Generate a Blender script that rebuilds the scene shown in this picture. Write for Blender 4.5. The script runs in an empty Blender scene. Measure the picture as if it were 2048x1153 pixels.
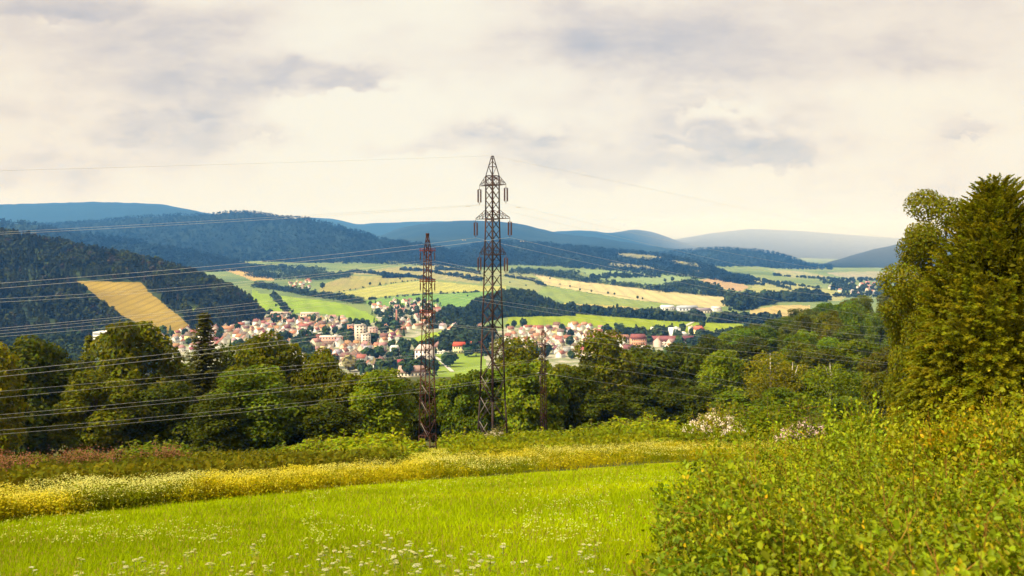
import bpy, math, random
import numpy as np
from mathutils import Vector

rng = np.random.default_rng(11)
random.seed(11)
S = bpy.context.scene
C = S.collection
HAZE = .00008
F, HY, CX = 1774.0, 490.0, 1024.0        # focal length and horizon, in the photograph's pixels


# ------------------------------------------------------------------ helpers
def P(px, py, d):
    return np.array([(px - CX) / F * d, d, (HY - py) / F * d])


def lin(c):
    return tuple(((v / 255 + 0.055) / 1.055) ** 2.4 if v > 10 else v / 255 / 12.92 for v in c)


def tag(o, label, cat, kind=None, group=None):
    o['label'] = label
    o['category'] = cat
    if kind:
        o['kind'] = kind
    if group:
        o['group'] = group
    return o


def mk_mesh(name, V, Fs, mat=None, tint=None, smooth=False):
    me = bpy.data.meshes.new(name)
    V = np.asarray(V, np.float32)
    me.vertices.add(len(V))
    me.vertices.foreach_set('co', V.ravel())
    Fs = [np.asarray(f, np.int32) for f in Fs if len(f)]
    tot = np.concatenate([np.full(len(f), f.shape[1], np.int32) for f in Fs])
    loops = np.concatenate([f.ravel() for f in Fs])
    me.loops.add(len(loops))
    me.loops.foreach_set('vertex_index', loops)
    me.polygons.add(len(tot))
    me.polygons.foreach_set('loop_start', np.concatenate([[0], np.cumsum(tot)[:-1]]).astype(np.int32))
    if smooth:
        me.polygons.foreach_set('use_smooth', np.ones(len(tot), bool))
    me.update(calc_edges=True)
    if tint is not None:
        a = me.attributes.new('tint', 'FLOAT_COLOR', 'POINT')
        t = np.ones((len(V), 4), np.float32)
        t[:, :3] = tint
        a.data.foreach_set('color', t.ravel())
    if mat:
        me.materials.append(mat)
    return me


def obj(name, me, parent=None, loc=None, rz=0, color=None):
    o = bpy.data.objects.new(name, me)
    C.objects.link(o)
    if parent:
        o.parent = parent
    if loc is not None:
        o.location = loc
    o.rotation_euler = (0, 0, rz)
    if color is not None:
        o.color = (*color[:3], 1)
    return o


def empty(name, loc, rz=0):
    o = bpy.data.objects.new(name, None)
    C.objects.link(o)
    o.location = loc
    o.rotation_euler = (0, 0, rz)
    o.empty_display_size = 0.3
    return o


class MB:
    """collects quads / triangles for one mesh"""
    def __init__(s):
        s.v, s.q, s.t = [], [], []

    def box(s, c, size, rz=0):
        x, y, z = [k / 2 for k in size]
        n = len(s.v)
        cs, sn = math.cos(rz), math.sin(rz)
        for a, b, e in ((-1, -1, -1), (1, -1, -1), (1, 1, -1), (-1, 1, -1), (-1, -1, 1), (1, -1, 1), (1, 1, 1), (-1, 1, 1)):
            X, Y = a * x, b * y
            s.v.append((c[0] + X * cs - Y * sn, c[1] + X * sn + Y * cs, c[2] + e * z))
        for f in ((0, 3, 2, 1), (4, 5, 6, 7), (0, 1, 5, 4), (1, 2, 6, 5), (2, 3, 7, 6), (3, 0, 4, 7)):
            s.q.append([n + k for k in f])

    def bar(s, p, q, w, w2=None):
        s.tube([p, q], [w / 2, (w2 or w) / 2], 4)

    def tube(s, pts, rad, k=6, cap=True):
        pts = [Vector(p) for p in pts]
        base = len(s.v)
        up = None
        for i, p in enumerate(pts):
            d = (pts[min(i + 1, len(pts) - 1)] - pts[max(i - 1, 0)]).normalized()
            if up is None:
                up = Vector((0, 0, 1)) if abs(d.z) < 0.9 else Vector((1, 0, 0))
            a = d.cross(up).normalized()
            b = a.cross(d).normalized()
            r = rad[i] if hasattr(rad, '__len__') else rad
            for j in range(k):
                t = 2 * math.pi * (j + .5) / k
                s.v.append(tuple(p + a * (r * math.cos(t)) + b * (r * math.sin(t))))
        for i in range(len(pts) - 1):
            for j in range(k):
                A, B = base + i * k + j, base + i * k + (j + 1) % k
                s.q.append([A, B, B + k, A + k])
        if cap:
            for i0, sgn in ((base, -1), (base + (len(pts) - 1) * k, 1)):
                for j in range(1, k - 1):
                    s.t.append([i0, i0 + j, i0 + j + 1][::sgn])

    def mesh(s, name, mat, smooth=False):
        return mk_mesh(name, s.v, [np.array(s.q).reshape(-1, 4), np.array(s.t).reshape(-1, 3)], mat, None, smooth)


# value noise -------------------------------------------------------
def vnoise(x, y, seed=0):
    xi, yi = np.floor(x).astype(np.int64), np.floor(y).astype(np.int64)
    fx, fy = x - xi, y - yi
    fx, fy = fx * fx * (3 - 2 * fx), fy * fy * (3 - 2 * fy)

    def h(a, b):
        n = (a * 374761393 + b * 668265263 + seed * 974634777) & 0xffffffff
        n = ((n ^ (n >> 13)) * 1274126177) & 0xffffffff
        return ((n ^ (n >> 16)) & 0xffff) / 65535.0
    return (h(xi, yi) * (1 - fx) + h(xi + 1, yi) * fx) * (1 - fy) + (h(xi, yi + 1) * (1 - fx) + h(xi + 1, yi + 1) * fx) * fy


def fbm(x, y, o=4, seed=0):
    s, a, t = 0, 1.0, 0
    for i in range(o):
        s = s + a * vnoise(x * 2 ** i, y * 2 ** i, seed + i * 17)
        t += a
        a *= .5
    return s / t


def inpoly(px, py, poly):
    px, py = np.asarray(px, float), np.asarray(py, float)
    r = np.zeros(px.shape, bool)
    n = len(poly)
    for i in range(n):
        x1, y1 = poly[i]
        x2, y2 = poly[(i + 1) % n]
        if y1 == y2:
            continue
        c = ((y1 > py) != (y2 > py)) & (px < (x2 - x1) * (py - y1) / (y2 - y1) + x1)
        r ^= c
    return r


# ------------------------------------------------------------------ materials
def new_mat(name):
    m = bpy.data.materials.new(name)
    m.use_nodes = True
    nt = m.node_tree
    for n in list(nt.nodes):
        if n.type != 'OUTPUT_MATERIAL':
            nt.nodes.remove(n)
    out = [n for n in nt.nodes if n.type == 'OUTPUT_MATERIAL'][0]
    return m, nt, out


def nd(nt, typ, **kw):
    n = nt.nodes.new(typ)
    for k, v in kw.items():
        if k.startswith('i_'):
            n.inputs[k[2:].replace('_', ' ')].default_value = v
        else:
            setattr(n, k, v)
    return n


def mixrgb(nt, fac, a, b, mode='MIX'):
    n = nt.nodes.new('ShaderNodeMix')
    n.data_type = 'RGBA'
    n.blend_type = mode
    for sock, v in ((n.inputs[0], fac), (n.inputs[6], a), (n.inputs[7], b)):
        if isinstance(v, bpy.types.NodeSocket):
            nt.links.new(v, sock)
        elif v is not None:
            sock.default_value = v if isinstance(v, (int, float)) else (*v[:3], 1)
    return n.outputs[2]


def foliage_material(name, transl=.42, rough=.6, spec=.06):
    """leaf colour = the object's own colour times a per leaf variation"""
    m, nt, out = new_mat(name)
    oi = nd(nt, 'ShaderNodeObjectInfo')
    at = nd(nt, 'ShaderNodeAttribute', attribute_name='tint')
    col = mixrgb(nt, 1.0, oi.outputs['Color'], at.outputs['Color'], 'MULTIPLY')
    p = nd(nt, 'ShaderNodeBsdfPrincipled')
    p.inputs['Roughness'].default_value = rough
    p.inputs['Specular IOR Level'].default_value = spec
    nt.links.new(col, p.inputs['Base Color'])
    tr = nd(nt, 'ShaderNodeBsdfTranslucent')
    c2 = mixrgb(nt, 1.0, col, (1.25, 1.15, .5), 'MULTIPLY')
    nt.links.new(c2, tr.inputs['Color'])
    mx = nd(nt, 'ShaderNodeMixShader')
    mx.inputs[0].default_value = transl
    nt.links.new(p.outputs[0], mx.inputs[1])
    nt.links.new(tr.outputs[0], mx.inputs[2])
    nt.links.new(mx.outputs[0], out.inputs[0])
    return m


def rough_material(name, c1, c2, scale=1.0, rough=.85, detail=6, c3=None, scale3=.1, spec=.2, objcol=False, bump=0, stretch=None, metal=0, rows=None):
    m, nt, out = new_mat(name)
    tc = nd(nt, 'ShaderNodeTexCoord')
    src = tc.outputs['Object']
    if stretch:
        mp = nd(nt, 'ShaderNodeMapping')
        mp.inputs['Scale'].default_value = stretch
        nt.links.new(src, mp.inputs[0])
        src = mp.outputs[0]
    n = nd(nt, 'ShaderNodeTexNoise')
    n.inputs['Scale'].default_value = scale
    n.inputs['Detail'].default_value = detail
    nt.links.new(src, n.inputs['Vector'])
    r = nd(nt, 'ShaderNodeMapRange')
    r.inputs[1].default_value, r.inputs[2].default_value = .32, .68
    nt.links.new(n.outputs[0], r.inputs[0])
    col = mixrgb(nt, r.outputs[0], c1, c2)
    if c3 is not None:
        n3 = nd(nt, 'ShaderNodeTexNoise')
        n3.inputs['Scale'].default_value = scale3
        n3.inputs['Detail'].default_value = 4
        nt.links.new(src, n3.inputs['Vector'])
        r3 = nd(nt, 'ShaderNodeMapRange')
        r3.inputs[1].default_value, r3.inputs[2].default_value = .45, .7
        nt.links.new(n3.outputs[0], r3.inputs[0])
        col = mixrgb(nt, r3.outputs[0], col, c3)
    if rows:
        # tractor lines: spacing in metres, heading
        mp = nd(nt, 'ShaderNodeMapping')
        mp.inputs['Rotation'].default_value = (0, 0, rows[1])
        nt.links.new(tc.outputs['Object'], mp.inputs[0])
        wv_ = nd(nt, 'ShaderNodeTexWave')
        wv_.inputs['Scale'].default_value = .314 / rows[0]
        wv_.inputs['Distortion'].default_value = 2.5
        wv_.inputs['Detail'].default_value = 2
        wv_.inputs['Detail Scale'].default_value = .3
        nt.links.new(mp.outputs[0], wv_.inputs[0])
        r4 = nd(nt, 'ShaderNodeMapRange')
        r4.inputs[1].default_value, r4.inputs[2].default_value, r4.inputs[4].default_value = .55, 1.0, rows[2]
        nt.links.new(wv_.outputs['Fac'], r4.inputs[0])
        col = mixrgb(nt, r4.outputs[0], col, tuple(.62 * v for v in c1))
    if objcol:
        oi = nd(nt, 'ShaderNodeObjectInfo')
        col = mixrgb(nt, 1.0, oi.outputs['Color'], col, 'MULTIPLY')
    p = nd(nt, 'ShaderNodeBsdfPrincipled')
    p.inputs['Roughness'].default_value = rough
    p.inputs['Specular IOR Level'].default_value = spec
    p.inputs['Metallic'].default_value = metal
    nt.links.new(col, p.inputs['Base Color'])
    if bump:
        b = nd(nt, 'ShaderNodeBump')
        b.inputs['Strength'].default_value = bump
        nt.links.new(n.outputs[0], b.inputs['Height'])
        nt.links.new(b.outputs[0], p.inputs['Normal'])
    nt.links.new(p.outputs[0], out.inputs[0])
    return m


M_LEAF = foliage_material('foliage')
M_NEARLEAF = foliage_material('shrub_foliage', .38, .5, .12)
M_GRASS = foliage_material('grass_blades', .4, .7, .04)
M_PETAL = foliage_material('flower_petals', .4, .8, .04)
M_FAR = foliage_material('far_foliage', .12, .8, .03)
M_BARK = rough_material('bark', (.05, .035, .022), (.12, .09, .06), 3, .9)
M_BIRCH = rough_material('birch_bark', (.55, .5, .42), (.25, .2, .15), 2.5, .8)
M_STEM = rough_material('stems', (.09, .05, .02), (.14, .09, .03), 8, .8)
M_GSTEM = rough_material('green_stems', (.12, .16, .02), (.18, .2, .04), 8, .8)
M_PLASTER = rough_material('plaster', (.88, .88, .88), (1, 1, 1), .4, .9, objcol=True)
M_ROOF = rough_material('roof_tiles', (.7, .7, .7), (1.1, 1.1, 1.1), .7, .8, objcol=True)
M_WINDOW = rough_material('window_glass', (.04, .045, .05), (.07, .075, .085), .5, .2, spec=.5)
M_RUST = rough_material('rusted_steel', (.042, .015, .010), (.085, .032, .018), 1.4, .85, c3=(.035, .014, .011), scale3=.35)
M_RED = rough_material('red_oxide_steel', (.13, .022, .013), (.17, .042, .022), 1.4, .8)
M_DARK = rough_material('dark_weathered_steel', (.018, .012, .011), (.040, .024, .02), 1.2, .75, c3=(.06, .022, .014), scale3=.25)
M_GALV = rough_material('galvanised_steel', (.24, .20, .165), (.17, .14, .115), 1.5, .6)
M_INS = rough_material('brown_porcelain', (.05, .02, .02), (.08, .035, .03), 3, .3, spec=.5)
M_WIRE = rough_material('aluminium_cable', (.58, .56, .53), (.5, .48, .46), .5, .55)
M_CONC = rough_material('concrete', (.35, .32, .28), (.45, .42, .38), .6, .9)

# ------------------------------------------------------------------ terrain
KD = np.array([0.4, 5, 20, 60, 100, 150, 200, 300, 450, 600, 900, 1200, 1700, 2000, 2500, 3000, 3500, 4500, 6000, 9000, 14000, 26000])


def column(s, rest):
    return [-1.8 - s * k for k in KD[:6]] + rest


COLS = [
    (-3000, column(.240, [-45, -66, -88, -104, -124, -127, -127, -126, -121, -112, -104, -90, -70, -50, -50, -50])),
    (0,     column(.228, [-44, -64, -86, -104, -124, -127, -127, -126, -121, -112, -104, -90, -70, -50, -50, -50])),
    (520,   column(.220, [-44, -62, -84, -102, -124, -127, -125, -122, -116, -104, -92, -74, -50, -40, -50, -50])),
    (900,   [-1.88, -2.83, -5.92, -14.6, -23.5, -34.3] + [-44, -61, -82, -101, -124, -127, -127, -126, -119, -104, -90, -72, -50, -40, -50, -50]),
    (1150,  [-1.88, -2.81, -5.84, -14.1, -22.6, -32.6] + [-42, -59, -82, -101, -124, -127, -127, -126, -119, -106, -96, -85, -70, -60, -50, -50]),
    (1400,  column(.200, [-40, -49, -60, -84, -124, -127, -127, -127, -123, -117, -112, -108, -105, -105, -105, -105])),
    (1600,  column(.200, [-39, -42, -45, -62, -120, -130, -130, -130, -130, -129, -128, -128, -128, -128, -128, -128])),
    (1800,  column(.200, [-38, -40, -40, -55, -115, -130, -132, -132, -132, -132, -132, -132, -132, -132, -132, -132])),
    (2100,  column(.200, [-36, -36, -32, -40, -100, -130, -132, -132, -132, -132, -132, -132, -132, -132, -132, -132])),
    (5000,  column(.200, [-36, -34, -30, -40, -100, -130, -132, -132, -132, -132, -132, -132, -132, -132, -132, -132])),
]


def pchip(x, y, xq):
    h = np.diff(x)
    dl = np.diff(y) / h
    m = np.zeros(len(x))
    for i in range(1, len(x) - 1):
        if dl[i - 1] * dl[i] > 0:
            w1, w2 = 2 * h[i] + h[i - 1], h[i] + 2 * h[i - 1]
            m[i] = (w1 + w2) / (w1 / dl[i - 1] + w2 / dl[i])
    m[0], m[-1] = dl[0], dl[-1]
    k = np.clip(np.searchsorted(x, xq) - 1, 0, len(x) - 2)
    t = (xq - x[k]) / h[k]
    return ((2 * t**3 - 3 * t**2 + 1) * y[k] + (t**3 - 2 * t**2 + t) * h[k] * m[k]
            + (-2 * t**3 + 3 * t**2) * y[k + 1] + (t**3 - t**2) * h[k] * m[k + 1])


LD = np.linspace(math.log(.4), math.log(26000), 900)
TPX = np.arange(-3000, 5001, 20.0)
_ct = np.array([np.where(np.exp(LD) < 150, np.interp(np.exp(LD), KD, z), pchip(KD, np.array(z, float), np.exp(LD))) for _, z in COLS])
_cp = np.array([p for p, _ in COLS], float)
TAB = np.array([np.interp(TPX, _cp, _ct[:, j]) for j in range(len(LD))]).T      # [px, logd]
_k = np.ones(9) / 9
TAB = np.array([np.convolve(np.pad(TAB[:, j], 4, 'edge'), _k, 'valid') for j in range(len(LD))]).T


def zg(px, d):
    px, d = np.asarray(px, float), np.asarray(d, float)
    a = np.clip((px - TPX[0]) / 20, 0, len(TPX) - 1.001)
    b = np.clip((np.log(np.maximum(d, .4)) - LD[0]) / (LD[1] - LD[0]), 0, len(LD) - 1.001)
    i, j = a.astype(int), b.astype(int)
    fa, fb = a - i, b - j
    z = (TAB[i, j] * (1 - fa) + TAB[i + 1, j] * fa) * (1 - fb) + (TAB[i, j + 1] * (1 - fa) + TAB[i + 1, j + 1] * fa) * fb
    x = (px - CX) / F * d
    amp = np.clip((d - 40) / 400, 0, 1) * 1.2 + np.clip((d - 1800) / 1500, 0, 1) * 5
    return z + amp * (fbm(x / 160 + 7, d / 260, 3, 3) - .5) * 2 + (fbm(x / 3.1, d / 3.1, 2, 5) - .5) * .12


def zxy(x, y):
    return float(zg(CX + F * x / y, y))


def hit(px, py, dmin=500.0, dmax=9000.0):
    """depth at which the line of sight through a pixel meets the ground"""
    ds = np.exp(np.linspace(math.log(dmin), math.log(dmax), 700))
    z = zg(np.full_like(ds, px), ds)
    below = (HY - py) / F * ds <= z
    k = int(np.argmax(below))
    if not below[k]:
        return dmax
    return float(ds[k])


def edge_d(px):         # depth of the meadow's far edge
    return np.interp(px, [-600, 0, 430, 850, 1300, 1700], [17, 21.5, 27, 33, 39, 42])


# ground patches: name, label, category, colours, image polygon -> the terrain faces inside it become an object of their own
FIELDS = [
    ('hay_field', 'pale tan hay field between the tree belts on the right of the valley', 'field', (.44, .38, .18), (.48, .41, .20),
     [(1060, 543), (1075, 548), (1130, 561), (1180, 564), (1250, 574), (1350, 584), (1452, 592), (1462, 611), (1430, 617), (1380, 613), (1330, 607), (1250, 598), (1180, 586), (1130, 577), (1095, 571)]),
    ('pasture', 'mid green pasture below the tan hay field', 'field', (.19, .26, .06), (.23, .27, .08),
     [(1085, 572), (1130, 578), (1180, 587), (1250, 599), (1330, 608), (1370, 613), (1330, 622), (1250, 612), (1130, 606), (1100, 597), (1080, 585)]),
    ('stubble_strip', 'narrow yellow strip under the mid green pasture', 'field', (.36, .30, .07), (.40, .33, .09),
     [(1125, 606.5), (1250, 612.5), (1310, 622), (1240, 624), (1150, 620)]),
    ('bright_meadow', 'lime green meadow behind the right half of the town', 'field', (.21, .28, .008), (.26, .31, .014),
     [(1010, 648), (1020, 634), (1060, 629), (1130, 631), (1140, 620), (1230, 631), (1380, 641), (1475, 644), (1500, 660), (1440, 668), (1300, 664), (1180, 652), (1100, 650), (1030, 651)]),
    ('yellow_field', 'large yellow field left of the tall pylon', 'field', (.34, .34, .07), (.38, .365, .09),
     [(655, 590), (720, 578.5), (800, 566), (850, 561), (960, 572), (1010, 572), (1010, 581), (880, 586), (800, 590), (735, 600), (700, 596)]),
    ('upper_yellow_field', 'yellow green field with a brown tinge above the large yellow field', 'field', (.30, .30, .07), (.27, .22, .08),
     [(635, 582), (655, 565), (700, 552), (790, 553), (850, 559), (800, 564.5), (720, 577), (650, 588)]),
    ('green_field', 'smooth green field between the yellow field and the town', 'field', (.14, .26, .05), (.17, .29, .06),
     [(722, 602), (800, 592), (880, 587.5), (1010, 582.5), (1010, 600), (950, 610), (925, 614), (905, 620), (860, 612), (780, 612), (742, 614)]),
    ('left_meadow', 'bright green meadow on the slope above the left half of the town', 'field', (.20, .30, .025), (.24, .33, .035),
     [(505, 578), (520, 588), (560, 592), (610, 597), (680, 606), (730, 624), (757, 640), (735, 648), (690, 634), (640, 628), (560, 626), (500, 630)]),
    ('tan_field', 'orange tan field at the foot of the blue hills', 'field', (.40, .28, .10), (.43, .31, .12),
     [(385, 522), (420, 524), (440, 532), (480, 538), (540, 551), (548, 561), (505, 562), (470, 548), (430, 536)]),
    ('slope_field', 'pale olive field crossed by tree belts behind the yellow fields', 'field', (.27, .27, .09), (.31, .27, .11),
     [(690, 549), (760, 538), (860, 530), (960, 540), (960, 568), (880, 560), (850, 558), (780, 551)]),
    ('striped_slope', 'pale green slope right of the tall pylon, dotted with bushes', 'field', (.24, .27, .09), (.28, .28, .11),
     [(962, 541), (1010, 540), (1055, 543), (1090, 570), (1078, 585), (1012, 571), (962, 568)]),
    ('bluish_field', 'pale bluish green field under the wooded blue ridge', 'field', (.20, .28, .11), (.23, .30, .13),
     [(1160, 541), (1230, 540), (1300, 543), (1345, 548), (1375, 557), (1330, 572), (1240, 566), (1190, 558)]),
    ('peach_slope', 'peach coloured stubble slope beside the dark grove', 'field', (.38, .26, .13), (.40, .28, .15),
     [(1396, 560), (1440, 556), (1500, 574), (1480, 584), (1440, 577)]),
    ('long_field', 'pale yellow green fields stretching toward the far village', 'field', (.29, .31, .10), (.34, .32, .13),
     [(1465, 551), (1530, 558), (1620, 572), (1700, 588), (1680, 603), (1560, 602), (1470, 590), (1505, 576)]),
    ('far_meadow', 'pale meadow under the small dark ridge on the right', 'field', (.24, .30, .12), (.34, .28, .15),
     [(1535, 538), (1610, 544), (1670, 556), (1580, 557)]),
    ('gap_field', 'small tan field seen above the right hand wood', 'field', (.42, .33, .12), (.44, .34, .14),
     [(1500, 620), (1560, 611), (1620, 611), (1620, 640), (1500, 640)]),
    ('valley_end_field', 'faint pale fields at the hazy end of the valley', 'field', (.24, .27, .15), (.34, .29, .18),
     [(1650, 545), (1740, 543), (1840, 546), (1860, 562), (1700, 560)]),
    ('town_green', 'small bright green lawn left of the rusty pylon among town trees', 'field', (.24, .33, .02), (.27, .35, .03),
     [(808, 687), (840, 671), (893, 660), (890, 676), (840, 692)]),
    ('school_lawn', 'green lawn in front of the red roofed yellow school', 'field', (.20, .29, .03), (.23, .31, .04),
     [(868, 708), (966, 706), (985, 770), (850, 770)]),
    ('town_ground', 'gardens, yards and lanes between the houses of the town', 'ground', (.12, .15, .05), (.36, .33, .26),
     [(250, 760), (300, 668), (400, 634), (560, 628), (690, 633), (757, 642), (740, 610), (870, 610), (900, 630), (900, 690), (960, 690), (1010, 655), (1300, 662), (1405, 672), (1400, 780), (250, 780)]),
]


def build_terrain():
    pxs = np.concatenate([np.linspace(-3000, -220, 36), np.arange(-200, 2260, 4.0), np.linspace(2280, 5000, 36)])
    near = np.exp(np.linspace(math.log(.4), math.log(160), 130))
    mid = np.exp(np.linspace(math.log(165), math.log(840), 40))
    far = np.exp(np.linspace(math.log(845), math.log(6500), 210))
    end = np.exp(np.linspace(math.log(6700), math.log(18800), 16))
    ds = np.concatenate([near, mid, far, end])
    PX, D = np.meshgrid(pxs, ds)
    Z = zg(PX, D)
    X = (PX - CX) / F * D
    PY = HY - F * Z / D
    V = np.stack([X, D, Z], -1).reshape(-1, 3)
    R, K = PX.shape
    idx = np.arange(R * K).reshape(R, K)
    Q = np.stack([idx[:-1, :-1], idx[:-1, 1:], idx[1:, 1:], idx[1:, :-1]], -1).reshape(-1, 4)
    cpx = (PX[:-1, :-1] + PX[1:, 1:]).ravel() / 2
    cd = (D[:-1, :-1] + D[1:, 1:]).ravel() / 2
    cpy = (PY[:-1, :-1] + PY[:-1, 1:] + PY[1:, 1:] + PY[1:, :-1]).ravel() / 4
    own = np.zeros(len(Q), int)
    own[(cd < edge_d(cpx))] = -1
    own[(cd >= edge_d(cpx)) & (cd < 820)] = -2
    for i, f in enumerate(FIELDS):
        m = inpoly(cpx + 5 * (fbm(cpx / 9, cpy / 4, 3, i) - .5), cpy + 2.2 * (fbm(cpx / 12 + 40, cpy / 4, 3, i) - .5), f[5]) & (cd > 820) & (own == 0)
        own[m] = i + 1

    def part(mask, name, mat):
        q = Q[mask]
        u, inv = np.unique(q, return_inverse=True)
        return obj(name, mk_mesh(name, V[u], [inv.reshape(-1, 4)], mat, smooth=True))
    o = part(own == -1, 'meadow', rough_material('meadow_ground', (.20, .22, .002), (.26, .26, .003), 2.2, .95, 8, c3=(.23, .24, .002), scale3=.35, spec=.05, bump=.3))
    tag(o, 'bright green mown meadow sloping away from the viewer', 'meadow', 'structure')
    o = part(own == -2, 'ground', rough_material('undergrowth_ground', (.05, .055, .012), (.09, .09, .02), 1.2, .95, 6, spec=.05))
    tag(o, 'dark overgrown slope under the shrubs and trees', 'ground', 'structure')
    o = part(own == 0, 'valley_floor', rough_material('valley_grass', (.12, .17, .05), (.17, .2, .07), .01, .95, 6, c3=(.07, .11, .04), scale3=.004, spec=.05))
    tag(o, 'green floor of the valley around the fields and the town', 'ground', 'structure')
    for i, (name, label, cat, c1, c2, poly) in enumerate(FIELDS):
        if (own == i + 1).sum() == 0:
            continue
        if cat == 'field':
            c1, c2 = tuple(.86 * v for v in c1), tuple(.86 * v for v in c2)
            mat = rough_material(name, c1, c2, .012, .95, 5, spec=.05, stretch=(1, .35, 1), c3=tuple(.5 * (a + b) * .8 for a, b in zip(c1, c2)), scale3=.03, rows=(random.uniform(22, 42), random.uniform(-.3, .3), .38))
        else:
            mat = rough_material(name, c1, c2, .05, .95, 4, spec=.05)
        o = part(own == i + 1, name, mat)
        tag(o, label, cat, 'structure')


build_terrain()

# ------------------------------------------------------------------ hills
HILLS = {}


def hill(name, label, crest, dc, df, c1, c2, c3=None, amp=.19, sx=700, drop=0, seed=1, step=6, jag=0, mscale=.004, zfoot=None, tcrest=0):
    """crest: (px, py) of the skyline; dc / df: distance of crest and foot, as (px, d) lists or a number"""
    cp = np.array(crest, float)
    pxs = np.arange(cp[0, 0], cp[-1, 0] + 1, step)
    cpy = np.interp(pxs, cp[:, 0], cp[:, 1])
    k = np.ones(5) / 5
    cpy = np.convolve(np.pad(cpy, 2, 'edge'), k, 'valid')

    def prof(v):
        return np.interp(pxs, [a for a, _ in v], [b for _, b in v]) if isinstance(v, (list, tuple)) else np.full(len(pxs), float(v))
    Dc, Df = prof(dc), prof(df)
    zc = (HY - cpy) / F * Dc - tcrest
    zf = zg(pxs, Df) - 6 if zfoot is None else np.full(len(pxs), float(zfoot))
    zc = np.maximum(zc, zf + 1)
    if jag:
        zc = zc + jag * (fbm(pxs / 14, pxs * 0, 3, seed + 5) - .5) * 2
    n = 44
    t = np.linspace(0, 1, n)[:, None]
    sh = .45 * t + .55 * t * t * (3 - 2 * t)
    D = Df + (Dc - Df) * t
    X = (pxs - CX) / F * D
    Z = zf + (zc - zf) * sh
    nz = fbm(X / sx + seed, D / (sx * 2.2) + seed, 4, seed) - .5
    Z = Z + np.maximum(zc - zf, 0) * amp * 2 * nz * np.sin(np.pi * np.clip(t, 0, 1)) ** .8
    tb = np.linspace(.12, 1, 8)[:, None]
    Db = Dc + (Dc - Df) * 1.2 * tb
    Zb = zc + (zf - 20 - zc) * tb * tb * (3 - 2 * tb)
    Xb = (pxs - CX) / F * Db
    G = np.stack([X, D, Z], -1)
    full = np.concatenate([G, np.stack([Xb, Db, Zb], -1)], 0)
    R, K = full.shape[:2]
    idx = np.arange(R * K).reshape(R, K)
    Q = np.stack([idx[:-1, :-1], idx[:-1, 1:], idx[1:, 1:], idx[1:, :-1]], -1).reshape(-1, 4)
    mat = rough_material(name + '_woodland', c1, c2, mscale * 4, .95, 8, c3=c3, scale3=mscale * .5, spec=.03, bump=.6)
    o = obj(name, mk_mesh(name, full.reshape(-1, 3), [Q], mat, smooth=True))
    tag(o, label, 'hill', 'structure')
    HILLS[label] = (pxs, G)
    return pxs, G, o


DG1, DG2, DG3 = (.008, .018, .015), (.015, .026, .018), (.03, .05, .025)
h_left = hill('wooded_hill', 'nearer dark wooded hill on the left with the golden field',
              [(-700, 330), (-300, 398), (-150, 434), (0, 458), (100, 474), (200, 496), (250, 504), (330, 521), (390, 539), (440, 559), (480, 580), (510, 602), (528, 632)],
              [(-700, 1900), (0, 1700), (300, 1600), (528, 1480)], [(-700, 900), (0, 1080), (250, 1200), (370, 1265), (450, 1350), (528, 1440)],
              (.025, .04, .015), (.045, .06, .02), amp=.05, sx=260, seed=4, mscale=.02, tcrest=13)
h_knoll = hill('wooded_knoll', 'low wooded knoll behind the tall pylon at the edge of the town',
               [(858, 662), (880, 652), (900, 632), (930, 611), (960, 593), (1000, 579), (1030, 576), (1060, 580), (1090, 592), (1120, 608), (1140, 622), (1150, 635)],
               [(858, 1450), (950, 1700), (1150, 1760)], [(858, 1330), (950, 1380), (1010, 1560), (1150, 1590)],
               (.025, .04, .015), (.045, .06, .02), amp=.05, sx=200, seed=9, mscale=.02, tcrest=13)
h_front = hill('foothill', 'blue green wooded foothill with pale clearings right of the tall pylon',
               [(900, 500), (960, 486), (1000, 480), (1140, 491), (1200, 497), (1300, 506), (1360, 515), (1400, 526), (1440, 540), (1480, 556), (1510, 572)],
               [(900, 5200), (1300, 4600), (1510, 3300)], [(900, 3900), (1150, 3600), (1300, 3300), (1510, 2750)], DG1, DG2, (.035, .055, .025), seed=12, jag=4, tcrest=10)
h_mid = hill('main_ridge', 'dark blue wooded ridge filling the left half of the skyline',
             [(-60, 452), (100, 447), (240, 437), (300, 431), (420, 427), (480, 422), (530, 427), (560, 435), (572, 431), (640, 442), (700, 457), (770, 477), (830, 487), (900, 500), (960, 520), (1010, 540)],
             [(-60, 6400), (500, 6000), (1010, 4000)], [(-60, 4300), (500, 4100), (1010, 3500)], DG1, DG2, (.022, .038, .024), seed=21, jag=8, amp=.16, tcrest=10)
h_spur = hill('left_spur', 'lower blue spur in front of the main ridge at the far left',
              [(-200, 428), (0, 440), (60, 445), (130, 458), (250, 478), (400, 503), (470, 520), (520, 540)],
              [(-200, 4300), (520, 3700)], [(-200, 3200), (520, 3300)], DG1, DG2, (.03, .05, .028), seed=25, jag=5, tcrest=10)
h_centre = hill('centre_ridge', 'broad blue ridge behind the tall pylon',
                [(740, 480), (800, 456), (860, 446), (900, 443), (960, 441), (1010, 444), (1060, 452), (1120, 468), (1200, 476), (1300, 492), (1400, 505), (1500, 525)],
                [(740, 9200), (1500, 7600)], [(740, 5600), (1500, 5000)], DG1, DG2, (.022, .036, .024), seed=31, jag=6)
h_small = hill('right_ridge', 'dark wooded ridge end dropping to the valley on the right',
               [(1250, 512), (1360, 500), (1440, 495), (1520, 500), (1570, 510), (1620, 528), (1665, 549)],
               [(1250, 7000), (1665, 5600)], [(1250, 4600), (1665, 4600)], DG1, DG2, (.03, .05, .028), seed=37, jag=4, tcrest=10)
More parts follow.
